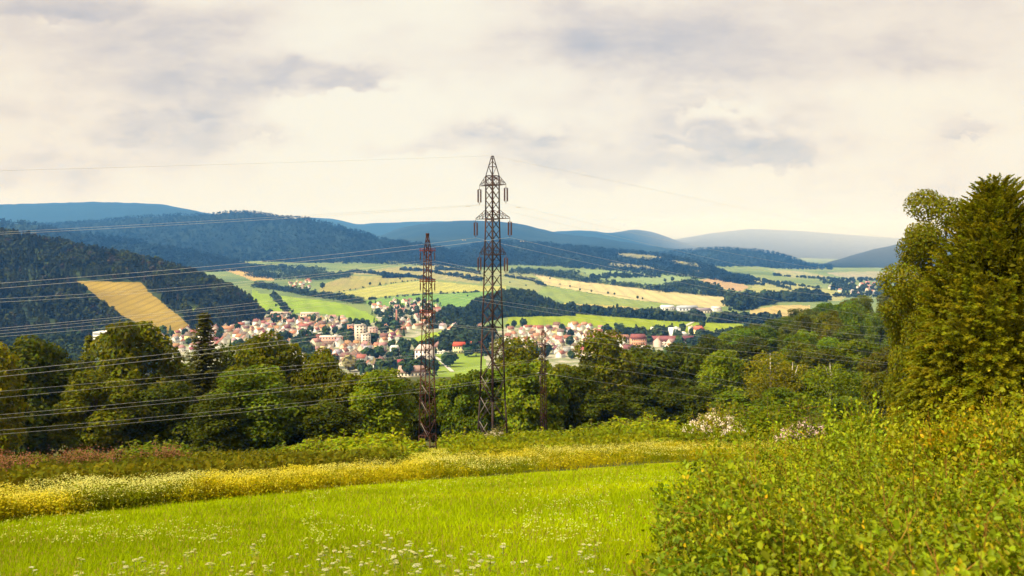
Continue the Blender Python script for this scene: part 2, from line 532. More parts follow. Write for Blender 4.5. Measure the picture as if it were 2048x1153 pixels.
hill('peaked_ridge', 'grey blue ridge with two rounded peaks right of the tall pylon',
     [(1010, 480), (1090, 465), (1150, 461), (1195, 463), (1215, 467), (1270, 459), (1300, 463), (1330, 472), (1360, 484), (1440, 497), (1520, 515)],
     11500, 8200, DG1, DG2, None, seed=41, jag=5)
hill('far_plateau', 'flat topped pale blue mountain at the far left of the skyline',
     [(-700, 440), (-300, 420), (0, 409), (90, 407), (180, 404), (320, 408), (400, 424), (440, 431), (540, 445), (620, 470)],
     10500, 7400, DG1, DG2, None, seed=45, jag=5, amp=.08)
hill('far_saddle', 'pale blue ridges in the saddle between the two big hills',
     [(560, 440), (620, 435), (670, 438), (715, 450), (740, 447), (780, 446), (820, 444), (860, 443), (930, 443), (1000, 460)],
     12800, 9400, DG1, DG2, None, seed=49, jag=4, amp=.1)
hill('hazy_mountain', 'long pale hazy mountain at the right end of the valley',
     [(1240, 500), (1340, 481), (1420, 467), (1500, 458), (1600, 462), (1700, 470), (1800, 477), (1950, 468), (2300, 440), (2700, 450)],
     15000, 8000, DG1, DG2, None, seed=53, jag=0, amp=.06)
hill('hazy_slope', 'hazy blue grey mountainside descending from the right',
     [(1570, 552), (1640, 531), (1700, 512), (1760, 496), (1815, 485), (1900, 468), (2050, 445), (2400, 400)],
     [(1570, 5600), (2400, 9500)], [(1570, 4900), (2400, 4600)], DG1, DG2, None, seed=57, jag=4, amp=.08)
#@@END1

# ------------------------------------------------------------------ plants: prototypes
def rand_dirs(n):
    v = rng.normal(size=(n, 3))
    return v / np.linalg.norm(v, axis=1, keepdims=True)


def leaves(P0, N, a, b, fold=.0, twist=True):
    """diamond shaped leaf clumps at points P0 with normals N, half sizes a (long) and b"""
    n = len(P0)
    N = N / np.linalg.norm(N, axis=1, keepdims=True)
    R = rand_dirs(n)
    U = np.cross(N, R)
    U /= np.linalg.norm(U, axis=1, keepdims=True) + 1e-9
    W = np.cross(N, U)
    a = np.broadcast_to(a, (n,))[:, None]
    b = np.broadcast_to(b, (n,))[:, None]
    off = N * (a * fold)
    V = np.stack([P0 - U * a, P0 + W * b + off, P0 + U * a, P0 - W * b + off], 1).reshape(-1, 3)
    Q = np.arange(n * 4).reshape(n, 4)
    return V, Q


def tintv(n, lo=.65, hi=1.35, yellow=.25, base=None):
    v = rng.uniform(lo, hi, n)
    y = rng.uniform(-yellow, yellow, n)
    t = np.stack([v * (1 + y), v, v * (1 - y * .8)], 1)
    if base is not None:
        t = t * base
    return t


def crown_pts(n, lobes, inner=.55):
    c = np.array([l[0] for l in lobes], float)
    r = np.array([l[1] for l in lobes], float)
    if r.ndim == 1:
        r = np.stack([r, r, r * .8], 1)
    wgt = r[:, 0] * r[:, 2]
    k = rng.choice(len(c), n, p=wgt / wgt.sum())
    d = rand_dirs(n)
    d[:, 2] = np.where(rng.random(n) < .35, np.abs(d[:, 2]), d[:, 2])
    rad = rng.uniform(inner ** 2, 1.08 ** 2, n) ** .5
    p = c[k] + d * r[k] * rad[:, None]
    return p, d, k


def tree_lobes(H, W, n, z0=.22, top=.5, seed=0, rs=(.13, .2)):
    """clump centres in an egg shaped crown"""
    r = np.random.default_rng(seed)
    out = []
    for i in range(n):
        t = (i + .5) / n
        z = H * (z0 + (1 - z0 - .09) * t)
        u = (z / H - z0) / (1 - z0)
        env = W / 2 * max(.12, (math.sin(math.pi * min(1, u / (2 * top) if u < top else .5 + (u - top) / (2 * (1 - top))))) ** .6)
        a = i * 2.4 + r.uniform(-.5, .5)
        q = env * r.uniform(.35, .86)
        rr = H * r.uniform(*rs) * (.75 + .4 * (1 - u))
        out.append(((q * math.cos(a), q * math.sin(a), z + r.uniform(-.04, .04) * H), rr))
    return out


def merge(parts):
    V, Q, T, o = [], [], [], 0
    for v, q, t in parts:
        V.append(v)
        Q.append(q + o)
        T.append(t)
        o += len(v)
    return np.concatenate(V), np.concatenate(Q), np.concatenate(T)


def broadleaf(name, H, W, nl, n, leaf, seed, z0=.2, top=.5, rs=(.13, .2), spiky=0, trunkmat=None):
    L = tree_lobes(H, W, nl, z0, top, seed, rs)
    p, d, k = crown_pts(n, L)
    lt = rng.uniform(.75, 1.25, len(L))
    N = d * .9 + rng.normal(size=d.shape) * .55 + np.array([0, 0, .35])
    s = leaf * rng.uniform(.55, 1.3, n)
    v, q = leaves(p, N, s, s * .6, .15)
    t = tintv(n) * lt[k][:, None]
    parts = [(v, q, np.repeat(t, 4, 0))]
    me = mk_mesh(name + '_crown', *[(x if i != 1 else [x]) for i, x in enumerate(merge(parts)[:2])], M_LEAF, merge(parts)[2])
    m = MB()
    rad = H * .016
    m.tube([(0, 0, -1.0), (0, 0, H * .1), (H * .012, 0, H * .3), (0, H * .01, H * .6), (0, 0, H * .86)], [rad * 1.5, rad * 1.05, rad * .85, rad * .5, rad * .12], 7)
    for (c, r) in L[::2]:
        zb = c[2] * .62
        m.tube([(0, 0, zb), (c[0] * .5, c[1] * .5, zb + (c[2] - zb) * .55), c], [rad * .42, rad * .26, rad * .08], 5)
    return me, m.mesh(name + '_trunk', trunkmat or M_BARK, True), H, W


def spruce(name, H, R, seed):
    r = np.random.default_rng(seed)
    Pn, Nn, A, T = [], [], [], []
    m = MB()
    m.tube([(0, 0, -1), (0, 0, H * .5), (0, 0, H)], [H * .017, H * .01, .02], 7)
    z = H * .1
    while z < H * .985:
        f = 1 - z / H
        L = R * f ** .65 * r.uniform(.65, 1.2) + .10
        nb = int(6 + 4 * f)
        a0 = r.uniform(0, 6.28)
        for b in range(nb):
            a = a0 + b * 6.283 / nb + r.uniform(-.25, .25)
            l = L * r.uniform(.7, 1.1)
            ns = max(3, int(l * 4.2))
            for s in range(ns):
                u = (s + .6) / ns
                x = l * u
                dz = -.28 * x - .06 * x * x / max(R, 1) + (.35 * l * u ** 3)
                for side in (-1, 0, 1):
                    w = side * (.32 * (1 - u * .6))
                    Pn.append((x * math.cos(a) - w * math.sin(a), x * math.sin(a) + w * math.cos(a), z + dz - abs(side) * .12 + r.uniform(-.08, .08)))
                    Nn.append((math.cos(a) * .3 + r.normal() * .3, math.sin(a) * .3 + r.normal() * .3, 1 - .4 * abs(side)))
                    A.append(r.uniform(.22, .4))
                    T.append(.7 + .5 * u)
        z += .30 + .55 * f
    Pn, Nn, A = np.array(Pn), np.array(Nn), np.array(A)
    v, q = leaves(Pn, Nn, A, A * .42)
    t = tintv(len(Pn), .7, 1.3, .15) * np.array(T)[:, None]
    return mk_mesh(name + '_crown', v, [q], M_LEAF, np.repeat(t, 4, 0)), m.mesh(name + '_trunk', M_BARK, True), H, 2 * R


def birch(name, H, W, n, seed):
    r = np.random.default_rng(seed)
    L = tree_lobes(H, W, 20, .3, .45, seed, (.08, .12))
    p, d, k = crown_pts(n, L, .3)
    p[:, 2] -= r.exponential(.7, n)           # hanging twigs
    N = d * .4 + rng.normal(size=d.shape)
    s = .17 * rng.uniform(.6, 1.3, n)
    v, q = leaves(p, N, s, s * .6)
    t = tintv(n, .7, 1.3, .2)
    me = mk_mesh(name + '_crown', v, [q], M_LEAF, np.repeat(t, 4, 0))
    m = MB()
    m.tube([(0, 0, -1), (.1, 0, H * .3), (-.1, .1, H * .6), (.05, 0, H * .93)], [.2, .16, .1, .02], 7)
    for (c, q_) in L[::2]:
        m.tube([(0, 0, c[2] * .75), (c[0] * .6, c[1] * .6, c[2] + .2), (c[0], c[1], c[2])], [.06, .04, .01], 5)
    return me, m.mesh(name + '_trunk', M_BIRCH, True), H, W


def shrub(name, H, W, n, leaf, seed, shoots=14, flower=None):
    """mound of leafy stems with taller shoots on top"""
    r = np.random.default_rng(seed)
    L = []
    for i in range(16):
        a = i * 2.4
        q = W / 2 * math.sqrt((i + .5) / 16) * .8
        hh = H * (1 - .55 * (q / (W / 2)) ** 1.6)
        L.append(((q * math.cos(a), q * math.sin(a), hh * r.uniform(.5, .72)), hh * r.uniform(.26, .36)))
        L.append(((q * math.cos(a) * 1.1, q * math.sin(a) * 1.1, hh * .25), hh * .3))
    p, d, k = crown_pts(n, L, .5)
    p[:, 2] = np.maximum(p[:, 2], .05)
    m = MB()
    ex, exn = [], []
    for i in range(shoots):
        a, q = r.uniform(0, 6.28), W / 2 * math.sqrt(r.random()) * .85
        hh = H * (1 - .5 * (q / (W / 2)) ** 1.6)
        top = np.array([q * math.cos(a) * 1.1, q * math.sin(a) * 1.1, hh * r.uniform(.95, 1.25)])
        m.tube([(q * math.cos(a) * .3, q * math.sin(a) * .3, -.2), (q * math.cos(a) * .8, q * math.sin(a) * .8, hh * .5), tuple(top)], [.03, .02, .006], 4)
        for s in range(16):
            ex.append(top - np.array([0, 0, .035 * s * H]) + r.normal(size=3) * .05 * (1 + .15 * s))
            exn.append(r.normal(size=3) + np.array([0, 0, .6]))
    p = np.concatenate([p, ex])
    N = np.concatenate([d + rng.normal(size=d.shape) * .6 + np.array([0, 0, .4]), exn])
    s = leaf * rng.uniform(.6, 1.3, len(p))
    v, q = leaves(p, N, s, s * .55, .2)
    t = tintv(len(p), .65, 1.35, .3)
    out = [mk_mesh(name + '_foliage', v, [q], M_LEAF, np.repeat(t, 4, 0)), m.mesh(name + '_stems', M_STEM)]
    if flower:
        nf = flower
        pf, df, _ = crown_pts(nf, L, 1.0)
        ok = pf[:, 2] > .42 * H
        pf, df = pf[ok], df[ok]
        # clusters
        pc = (pf[:, None, :] + rng.normal(size=(len(pf), 9, 3)) * .09).reshape(-1, 3)
        dc = np.repeat(df, 9, 0) + rng.normal(size=pc.shape) * .4
        s = .062 * rng.uniform(.7, 1.3, len(pc))
        v, q = leaves(pc, dc, s, s * .8)
        out.append(mk_mesh(name + '_flowers', v, [q], M_PETAL, np.repeat(tintv(len(pc), .8, 1.1, .06), 4, 0)))
    return out


BL = [broadleaf('oak_like', 18, 13, 30, 16500, 0.37, 1, .12, .45), broadleaf('lime_like', 20, 11, 30, 16500, 0.35, 2, .10, .42),
      broadleaf('maple_like', 16, 14, 32, 16500, 0.37, 3, .10, .5, (.12, .18)), broadleaf('ash_like', 21, 12, 34, 15000, 0.37, 4, .14, .55, (.10, .16)),
      broadleaf('alder_like', 17, 9, 28, 13500, 0.32, 5, .10, .4, (.10, .16)), broadleaf('beech_like', 19, 14, 36, 18000, 0.35, 6, .12, .5, (.11, .17))]
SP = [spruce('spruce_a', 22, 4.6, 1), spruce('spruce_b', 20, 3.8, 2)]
BI = [birch('birch_a', 15, 7, 6500, 3), birch('birch_b', 13, 5.5, 5000, 4)]


def place_tree(name, proto, loc, h, wd, color, label, cat='tree', group=None, rz=None):
    """an Empty at the foot, crown and trunk under it"""
    e = empty(name, loc, random.uniform(0, 6.28) if rz is None else rz)
    e.scale = (wd / proto[3], wd / proto[3], h / proto[2])
    c = obj('crown', proto[0], e, color=color)
    t = obj('trunk', proto[1], e)
    tag(e, label, cat, None, group)
    return e


DARK, OLIVE, MIDG, BRIGHT, YELL = (.066, .080, .003), (.112, .118, .003), (.105, .142, .005), (.15, .19, .005), (.19, .18, .005)
CONI = (.062, .062, .006)

# --- the row of trees at the foot of the meadow: px of centre, py of top, distance, width in px, prototype, colour, label
ROW = [
    (-22, 668, 105, 130, BL[4], YELL, 'yellow green tree cut by the left edge of the picture'),
    (70, 668, 128, 190, BL[0], DARK, 'dark broad tree second from the left edge'),
    (178, 663, 150, 95, SP[1], OLIVE, 'small pointed olive conifer between the two big left trees'),
    (262, 638, 138, 215, BL[2], OLIVE, 'tall wide olive green tree in front of the white hillside building'),
    (195, 742, 112, 190, BL[5], OLIVE, 'lower bushy olive tree in front of the wide one on the left'),
    (330, 762, 116, 150, BL[0], DARK, 'low dark tree left of the tall spruce'),
    (408, 618, 126, 175, SP[0], CONI, 'tall dark spruce rising above the row in front of the town'),
    (350, 708, 150, 120, BL[4], DARK, 'dark narrow tree close behind the tall spruce on its left'),
    (468, 692, 140, 140, BL[1], DARK, 'dark tree just right of the tall spruce'),
    (545, 668, 134, 190, BL[5], OLIVE, 'big round topped dark tree in the middle of the left row'),
    (508, 735, 112, 165, BL[1], MIDG, 'mid green tree in front of the big round topped one'),
    (440, 775, 108, 120, BL[4], DARK, 'low dark tree under the tall spruce'),
    (590, 770, 118, 150, BL[2], DARK, 'dark low tree below the big round topped one'),
    (642, 697, 132, 120, BL[0], OLIVE, 'rounded dark tree with pale houses above its right side'),
    (700, 738, 124, 140, BL[2], OLIVE, 'olive tree between the rounded dark one and the yellow green one'),
    (764, 738, 120, 135, BL[3], BRIGHT, 'yellow green tree just left of the rusty pylon'),
    (660, 795, 110, 120, BL[4], DARK, 'low dark tree above the bright elder bushes'),
    (818, 754, 150, 120, BL[0], DARK, 'dark tree partly behind the rusty pylon'),
    (898, 748, 152, 110, BL[4], MIDG, 'small green tree between the two big pylons'),
    (935, 742, 146, 130, BL[2], MIDG, 'green tree just left of the tall dark pylon'),
    (1035, 678, 182, 125, BL[1], OLIVE, 'olive tree with a thin top right behind the tall dark pylon'),
    (985, 725, 160, 100, BL[4], MIDG, 'green tree seen through the legs of the tall dark pylon'),
    (1062, 716, 146, 165, BL[2], BRIGHT, 'bright green spreading tree left of the lattice pole'),
    (1125, 716, 158, 110, BL[4], OLIVE, 'olive tree just right of the lattice pole'),
    (1152, 728, 150, 120, BL[0], DARK, 'dark tree between the lattice pole and the pointed tree'),
    (1208, 660, 178, 125, BL[3], OLIVE, 'tall pointed olive tree standing before the right half of the town'),
    (1205, 775, 150, 110, BL[4], DARK, 'dark low tree at the foot of the tall pointed one'),
    (1292, 692, 190, 165, BL[0], DARK, 'wide dark tree right of the tall pointed one'),
    (1372, 690, 205, 150, BL[5], DARK, 'second wide dark tree, left of the yellow green one'),
    (1300, 765, 160, 150, BL[2], DARK, 'lower dark tree in front of the wide dark pair'),
    (1385, 770, 160, 120, BL[0], DARK, 'lower dark tree behind the pale flowering bush'),
    (1425, 672, 280, 105, BL[5], DARK, 'dark tree standing farther down behind the slim yellow green one'), (1398, 690, 240, 80, BL[0], DARK, 'small dark tree below the yellow house at the town end'),
    (1448, 700, 190, 105, BL[3], BRIGHT, 'slim yellow green tree between dark crowns'),
    (1470, 775, 150, 100, BL[4], MIDG, 'small green tree left of the birches'),
    (1540, 692, 150, 125, BI[0], YELL, 'pale yellow green birch with a thin white trunk, left one'),
    (1585, 712, 152, 95, BI[1], YELL, 'slender birch leaning beside the larger pale birch'),
    (1660, 712, 145, 90, BI[1], BRIGHT, 'birch with a bare white trunk standing apart on the right'),
    (1622, 742, 150, 110, BL[4], MIDG, 'green tree between the birches'),
    (1705, 738, 160, 110, BL[0], MIDG, 'small round tree right of the birches'),
    (1755, 742, 150, 90, BL[2], OLIVE, 'olive tree half hidden behind the golden conifer'),
    (1570, 775, 118, 130, BL[5], MIDG, 'low leafy tree below the birches'),
    (1690, 795, 110, 110, BL[1], MIDG, 'low leafy tree below the bare trunked birch'),
]
for px, top, d, wpx, pr, col, lab in ROW:
    z = float(zg(px, d))
    h = (HY - top) / F * d - z
    kind = 'spruce' if pr in SP else 'birch' if pr in BI else 'tree'
    place_tree(kind, pr, ((px - CX) / F * d, d, z - .2), h, wpx / F * d * (1.0 if pr in SP else .95), col, lab, 'birch' if pr in BI else 'spruce' if pr in SP else 'tree', 'trees in the row below the meadow')

# --- wooded spur on the right
taken = []
tries = 0
while len(taken) < 150 and tries < 9000:
    tries += 1
    px, d = random.uniform(1380, 2250), math.exp(random.uniform(math.log(195), math.log(560)))
    if px < 1430 + max(0, (330 - d)) * .9 and d < 330:
        continue
    z = float(zg(px, d))
    x = (px - CX) / F * d
    if any((x - a) ** 2 + (d - b) ** 2 < 9.0 ** 2 for a, b in taken):
        continue
    h = random.uniform(14, 20) * (1 if d > 260 else .85)
    top = HY - F * (z + h) / d
    lim = np.interp(px, [1380, 1460, 1530, 1600, 1700, 1780, 1860], [705, 664, 630, 612, 596, 570, 545])
    if d > 345 and px > 1440:
        h = min(25, max(10, (HY - (lim + random.uniform(0, 16))) / F * d - z))
        top = HY - F * (z + h) / d
    if top < lim:
        h = (HY - lim) / F * d - z
        if h < 9:
            continue
    taken.append((x, d))
    u = random.random()
    col, word = (DARK, 'dark green') if u < .30 else (MIDG, 'mid green') if u < .76 else (OLIVE, 'olive green') if u < .9 else (BRIGHT, 'light green')
    col = tuple(c * random.uniform(.85, 1.12) for c in col)
    place = 'near the crest' if d > 400 else 'halfway up' if d > 290 else 'at the near edge'
    place_tree('woodland_tree', random.choice(BL), (x, d, z - .3), h, random.uniform(9.5, 14), col,
               '%s broadleaf tree %s of the wood on the right hillside' % (word, place), 'tree', 'trees of the wood on the right hillside')

# --- shrubs along the upper edge
SH = [shrub('elder', 2.6, 4.4, 3600, .13, 1), shrub('hazel', 3.2, 4.0, 3600, .14, 2, 24), shrub('bramble', 1.8, 4.2, 3000, .12, 3, 10), shrub('willow', 3.0, 3.0, 2600, .13, 4, 30)]
SHH = [2.6, 3.2, 1.8, 3.0]
SHW = [4.4, 4.0, 4.2, 3.0]
SHF = shrub('deutzia', 3.0, 4.6, 3400, .11, 7, 24, 520)
SHB = (.24, .28, .005)
SHM = (.13, .165, .005)
SHO = (.105, .11, .005)
SHRUBS = [
    (60, 905, 72, 105, 2, SHM, 'low green bush at the left end of the row'), (165, 900, 74, 90, 3, SHM, 'small upright bush under the left trees'),
    (300, 876, 72, 150, 1, SHM, 'tall bushy shrub with spiky shoots below the dark left trees'), (235, 896, 70, 120, 2, SHO, 'olive bramble left of the tall bushy shrub'),
    (395, 905, 66, 130, 2, SHO, 'olive bramble right of the tall bushy shrub'), (480, 900, 66, 130, 2, SHO, 'dull bramble mound below the mid green tree'),
    (560, 885, 72, 120, 0, SHM, 'green mound left of the bright elders'), (630, 878, 62, 120, 3, SHB, 'upright light shrub at the left end of the bright elders'),
    (690, 864, 64, 175, 0, SHB, 'first mound of the bright elder thicket'), (765, 855, 66, 175, 0, SHB, 'highest mound of the bright elder thicket'),
    (800, 866, 68, 80, 0, SHB, 'bright elder touching the rusty pylon on its left'), (725, 886, 58, 190, 0, SHB, 'bramble in front of the bright elders'),
    (925, 858, 106, 100, 1, SHB, 'light green shrub right of the rusty pylon'), (955, 862, 98, 90, 0, SHB, 'bright shrub at the left foot of the tall pylon'),
    (1062, 850, 104, 110, 2, SHB, 'low bright shrub right of the tall pylon'),
    (1128, 858, 96, 110, 2, SHM, 'low green mound right of the lattice pole'), (1190, 842, 92, 130, 1, SHM, 'green shrub before the dark trees'),
    (1245, 836, 88, 110, 3, SHB, 'upright shrub with pale shoots before the dark trees'), (1310, 826, 82, 130, 1, SHB, 'light green shrub left of the pale flowering bush'),
    (1360, 842, 70, 110, 0, SHB, 'yellow green mound at the foot of the pale flowering bush'), (1528, 792, 62, 120, 1, SHM, 'dark green bush between the two flowering bushes'),
    (1665, 815, 58, 110, 1, SHM, 'green bush behind the pink flowering bush'),
    (1590, 800, 75, 130, 3, SHM, 'upright bush behind the two flowering bushes'), (1480, 805, 85, 120, 3, SHM, 'shoots behind the pale flowering bush'),
    (430, 892, 60, 120, 0, SHO, 'dull olive mound under the tall spruce'), (335, 905, 52, 110, 2, SHO, 'low olive bramble just behind the pink flower patch'), (520, 906, 54, 130, 0, SHO, 'rounded olive mound under the mid green tree'),
    (590, 902, 52, 120, 2, SHM, 'low mound in front of the bright elder thicket on the left'), (655, 912, 48, 120, 2, SHM, 'low bramble in front of the bright elder thicket'), (120, 915, 56, 110, 0, SHO, 'olive mound behind the pink flowers at the left'),
    (1046, 872, 56, 38, 3, SHM, 'small round bush alone among the yellow flowers'),
    (1140, 868, 80, 150, 2, SHB, 'flat light thicket behind the flower strip'), (1250, 866, 74, 150, 2, SHB, 'flat light thicket right of the small round bush'),
    (1345, 868, 62, 120, 2, SHB, 'low thicket at the right end of the flower strip'), (1735, 800, 50, 100, 1, SHM, 'green bush touching the golden conifer'),
    (1660, 850, 44, 120, 0, SHM, 'mound right of the pink flowering bush'), (1500, 850, 52, 120, 2, SHM, 'low mound between the flowering bushes'),
]
for px, top, d, wpx, k, col, lab in SHRUBS:
    z = float(zg(px, d))
    h = max(1.0, (HY - top) / F * d - z)
    e = empty('shrub', ((px - CX) / F * d, d, z - .1), random.uniform(0, 6.28))
    sw = wpx / F * d / SHW[k] * 1.1
    e.scale = (sw, sw, h / SHH[k] * .92)
    obj('foliage', SH[k][0], e, color=col)
    obj('stems', SH[k][1], e)
    tag(e, lab, 'shrub', None, 'shrubs along the meadow edge')
for px, top, d, wpx, col, fc, lab in [(1432, 806, 60, 130, (.22, .22, .01), (.80, .70, .60), 'pale flowering bush with white blossom and yellow green leaves'),
                                      (1617, 826, 50, 130, (.085, .095, .012), (.74, .56, .54), 'pink white flowering bush with arching branches'),
                                      (990, 852, 118, 60, (.15, .16, .02), (.70, .62, .48), 'small pale flowering bush between the legs of the tall pylon')]:
    z = float(zg(px, d))
    h = (HY - top) / F * d - z
    e = empty('flowering_shrub', ((px - CX) / F * d, d, z - .1), 1.0)
    sw = wpx / F * d / 4.6
    e.scale = (sw, sw, h / 3.0 * .95)
    obj('foliage', SHF[0], e, color=col)
    obj('stems', SHF[1], e)
    obj('blossom', SHF[2], e, color=fc)
    tag(e, lab, 'shrub')

# ------------------------------------------------------------------ merged stands of trees (far woods that read as one mass)
def far_proto(kind, n, seed):
    r = np.random.default_rng(seed)
    if kind == 'cone':
        t = r.random(n) ** .8
        a = r.uniform(0, 6.283, n)
        rad = .23 * (1 - t) + .02
        p = np.stack([rad * np.cos(a), rad * np.sin(a), t * .95 + .04], 1)
        N = np.stack([np.cos(a), np.sin(a), .7 + 0 * a], 1) + r.normal(size=(n, 3)) * .3
        s = .13 * (1.15 - t * .6)
    else:
        d = rand_dirs(n)
        p = d * np.array([.33, .33, .40]) * r.uniform(.7, 1.05, n)[:, None] + np.array([0, 0, .56])
        p += (fbm(d[:, 0] * 3 + seed, d[:, 1] * 3 + d[:, 2] * 2, 2, seed) - .5)[:, None] * d * .25
        N = d + r.normal(size=d.shape) * .45
        s = .16 * r.uniform(.6, 1.2, n)
    v, q = leaves(p, N, s, s * .8)
    return v, q, np.repeat(tintv(n, .6, 1.4, .2), 4, 0)


def scatter(name, pos, height, protos, colors, mat, width=1.0):
    """one mesh of many small trees"""
    parts = []
    n = len(pos)
    pk = rng.integers(0, len(protos), n)
    for i in range(n):
        v, q, t = protos[pk[i]]
        a = rng.uniform(0, 6.283)
        c, s = math.cos(a), math.sin(a)
        h = height[i]
        wv = np.empty_like(v)
        wv[:, 0] = (v[:, 0] * c - v[:, 1] * s) * h * width + pos[i, 0]
        wv[:, 1] = (v[:, 0] * s + v[:, 1] * c) * h * width + pos[i, 1]
        wv[:, 2] = v[:, 2] * h + pos[i, 2]
        parts.append((wv, q, t * colors[i]))
    V, Q, T = merge(parts)
    return obj(name, mk_mesh(name, V, [Q], mat, T))


FPC = [far_proto('cone', 60, k) for k in range(3)]
FPD = [far_proto('round', 70, k) for k in range(4)]
LPC = [far_proto('cone', 14, k) for k in range(3)]
LPD = [far_proto('round', 14, k) for k in range(3)]


def on_hill(h, n, keep, tmin=0.0, tmax=1.02):
    pxs, G = h[0], h[1]
    R, K = G.shape[:2]
    a = rng.uniform(0, K - 1.01, n)
    b = np.clip(rng.uniform(tmin, tmax, n), 0, .999) * (R - 1.001)
    i, j = b.astype(int), a.astype(int)
    fb, fa = (b - i)[:, None], (a - j)[:, None]
    p = (G[i, j] * (1 - fa) + G[i, j + 1] * fa) * (1 - fb) + (G[i + 1, j] * (1 - fa) + G[i + 1, j + 1] * fa) * fb
    px, py = CX + F * p[:, 0] / p[:, 1], HY - F * p[:, 2] / p[:, 1]
    m = keep(px, py)
    return p[m], px[m], py[m]


def wood_colors(px, py, base, alt, sc=40, seed=3):
    f = fbm(px / sc, py / (sc * .6), 3, seed)
    u = np.clip((f - .35) * 3 + rng.normal(size=len(px)) * .25, 0, 1)[:, None]
    return np.array(base) * (1 - u) + np.array(alt) * u


GOLD = [(150, 563), (285, 567), (300, 588), (330, 611), (374, 647), (385, 660), (318, 672), (268, 646), (215, 612), (170, 576)]
CLEAR = [[(1230, 507), (1290, 510), (1330, 516), (1300, 521), (1250, 516)], [(1330, 521), (1390, 527), (1410, 538), (1350, 530)], [(1215, 527), (1290, 533), (1330, 541), (1220, 535)], [(1380, 540), (1420, 547), (1400, 549)]]
MIDCL = [[(640, 527), (690, 526), (680, 534), (645, 535)], [(770, 523), (800, 524), (790, 530)], [(600, 531), (632, 531), (628, 540), (604, 540)], [(290, 490), (300, 486), (325, 490), (300, 495)]]
GLADE = [[(362, 606), (402, 619), (386, 625), (372, 618)], [(408, 606), (420, 612), (412, 616)]]


def patch(h, poly, name, label, c1, c2, lift=1.0):
    """a field lying on a hill: the hill's faces inside the polygon, one metre proud"""
    pxs, G = h[0], h[1]
    tx = np.linspace(0, G.shape[1] - 1.001, G.shape[1] * 3)
    ty = np.linspace(0, G.shape[0] - 1.001, G.shape[0] * 5)
    i, j = ty.astype(int)[:, None], tx.astype(int)[None, :]
    fb, fa = (ty[:, None] - i)[..., None], (tx[None, :] - j)[..., None]
    Gd = (G[i, j] * (1 - fa) + G[i, j + 1] * fa) * (1 - fb) + (G[i + 1, j] * (1 - fa) + G[i + 1, j + 1] * fa) * fb
    R, K = Gd.shape[:2]
    px, py = CX + F * Gd[..., 0] / Gd[..., 1], HY - F * Gd[..., 2] / Gd[..., 1]
    cx, cy = (px[:-1, :-1] + px[1:, 1:]) / 2, (py[:-1, :-1] + py[1:, 1:]) / 2
    idx = np.arange(R * K).reshape(R, K)
    Q = np.stack([idx[:-1, :-1], idx[:-1, 1:], idx[1:, 1:], idx[1:, :-1]], -1).reshape(-1, 4)
    m = inpoly(cx.ravel() + 7 * (fbm(cx.ravel() / 12, cy.ravel() / 8, 3, 4) - .5), cy.ravel() + 4 * (fbm(cx.ravel() / 12 + 9, cy.ravel() / 8, 3, 4) - .5), poly)
    u, inv = np.unique(Q[m], return_inverse=True)
    V = Gd.reshape(-1, 3)[u] + np.array([0, -lift * .5, lift])
    o = obj(name, mk_mesh(name, V, [inv.reshape(-1, 4)], rough_material(name, c1, c2, .03, .95, 6, c3=tuple(x * .72 for x in c1), scale3=.012, spec=.05, stretch=(.5, 1, 1), rows=(14, .25, .5)), smooth=True))
    tag(o, label, 'field', 'structure')


patch(h_left, GOLD, 'golden_field', 'golden grain field on the dark wooded hill at the left', (.235, .165, .030), (.285, .205, .04))
patch(h_left, GLADE[0], 'glade', 'small green glade in the wood below the golden field', (.15, .20, .03), (.18, .23, .04))
for poly_, lab_ in zip(CLEAR, ('upper pale clearing on the blue green foothill', 'right pale clearing on the blue green foothill', 'lower pale clearing on the blue green foothill', 'tiny pale clearing low on the blue green foothill')):
    patch(h_front, poly_, 'clearing', lab_, (.17, .18, .075), (.24, .21, .11), 3.0)
for poly_, lab_ in zip(MIDCL[:3], ('left small clearing at the foot of the dark blue ridge', 'right small clearing at the foot of the dark blue ridge', 'third small clearing at the foot of the dark blue ridge')):
    patch(h_mid, poly_, 'clearing', lab_, (.14, .18, .06), (.2, .2, .08), 3.0)
GOLD_K = [(150, 560), (288, 566), (303, 588), (333, 611), (378, 650), (385, 668), (318, 676), (262, 650), (208, 614), (165, 580)]


def keep_left(px, py):
    # the trunks stand a crown's height below what is seen, so test the foot and the crown
    return ~(inpoly(px, py, GOLD_K) | inpoly(px, py - 9, GOLD_K) | inpoly(px, py + 2, GLADE[0]) | inpoly(px, py - 8, GLADE[0]))


p, px, py = on_hill(h_left, 5200, keep_left)
m = px > -420
p, px, py = p[m], px[m], py[m]
hh = rng.uniform(11, 18, len(p))
cols = wood_colors(px, py, (.017, .022, .005), (.038, .046, .007), 50, 3)
cols[rng.random(len(p)) < .05] = (.05, .04, .02)
cm = (fbm(px / 70, py / 40, 3, 8) > .52)
o = scatter('forest', p[cm], hh[cm] * 1.1, FPC, cols[cm] * .85, M_FAR)
tag(o, 'spruce stands of the dark wooded hill on the left', 'forest', 'stuff')
o = scatter('forest', p[~cm], hh[~cm], FPD, cols[~cm] * 1.1, M_FAR)
tag(o, 'broadleaf stands of the dark wooded hill on the left', 'forest', 'stuff')
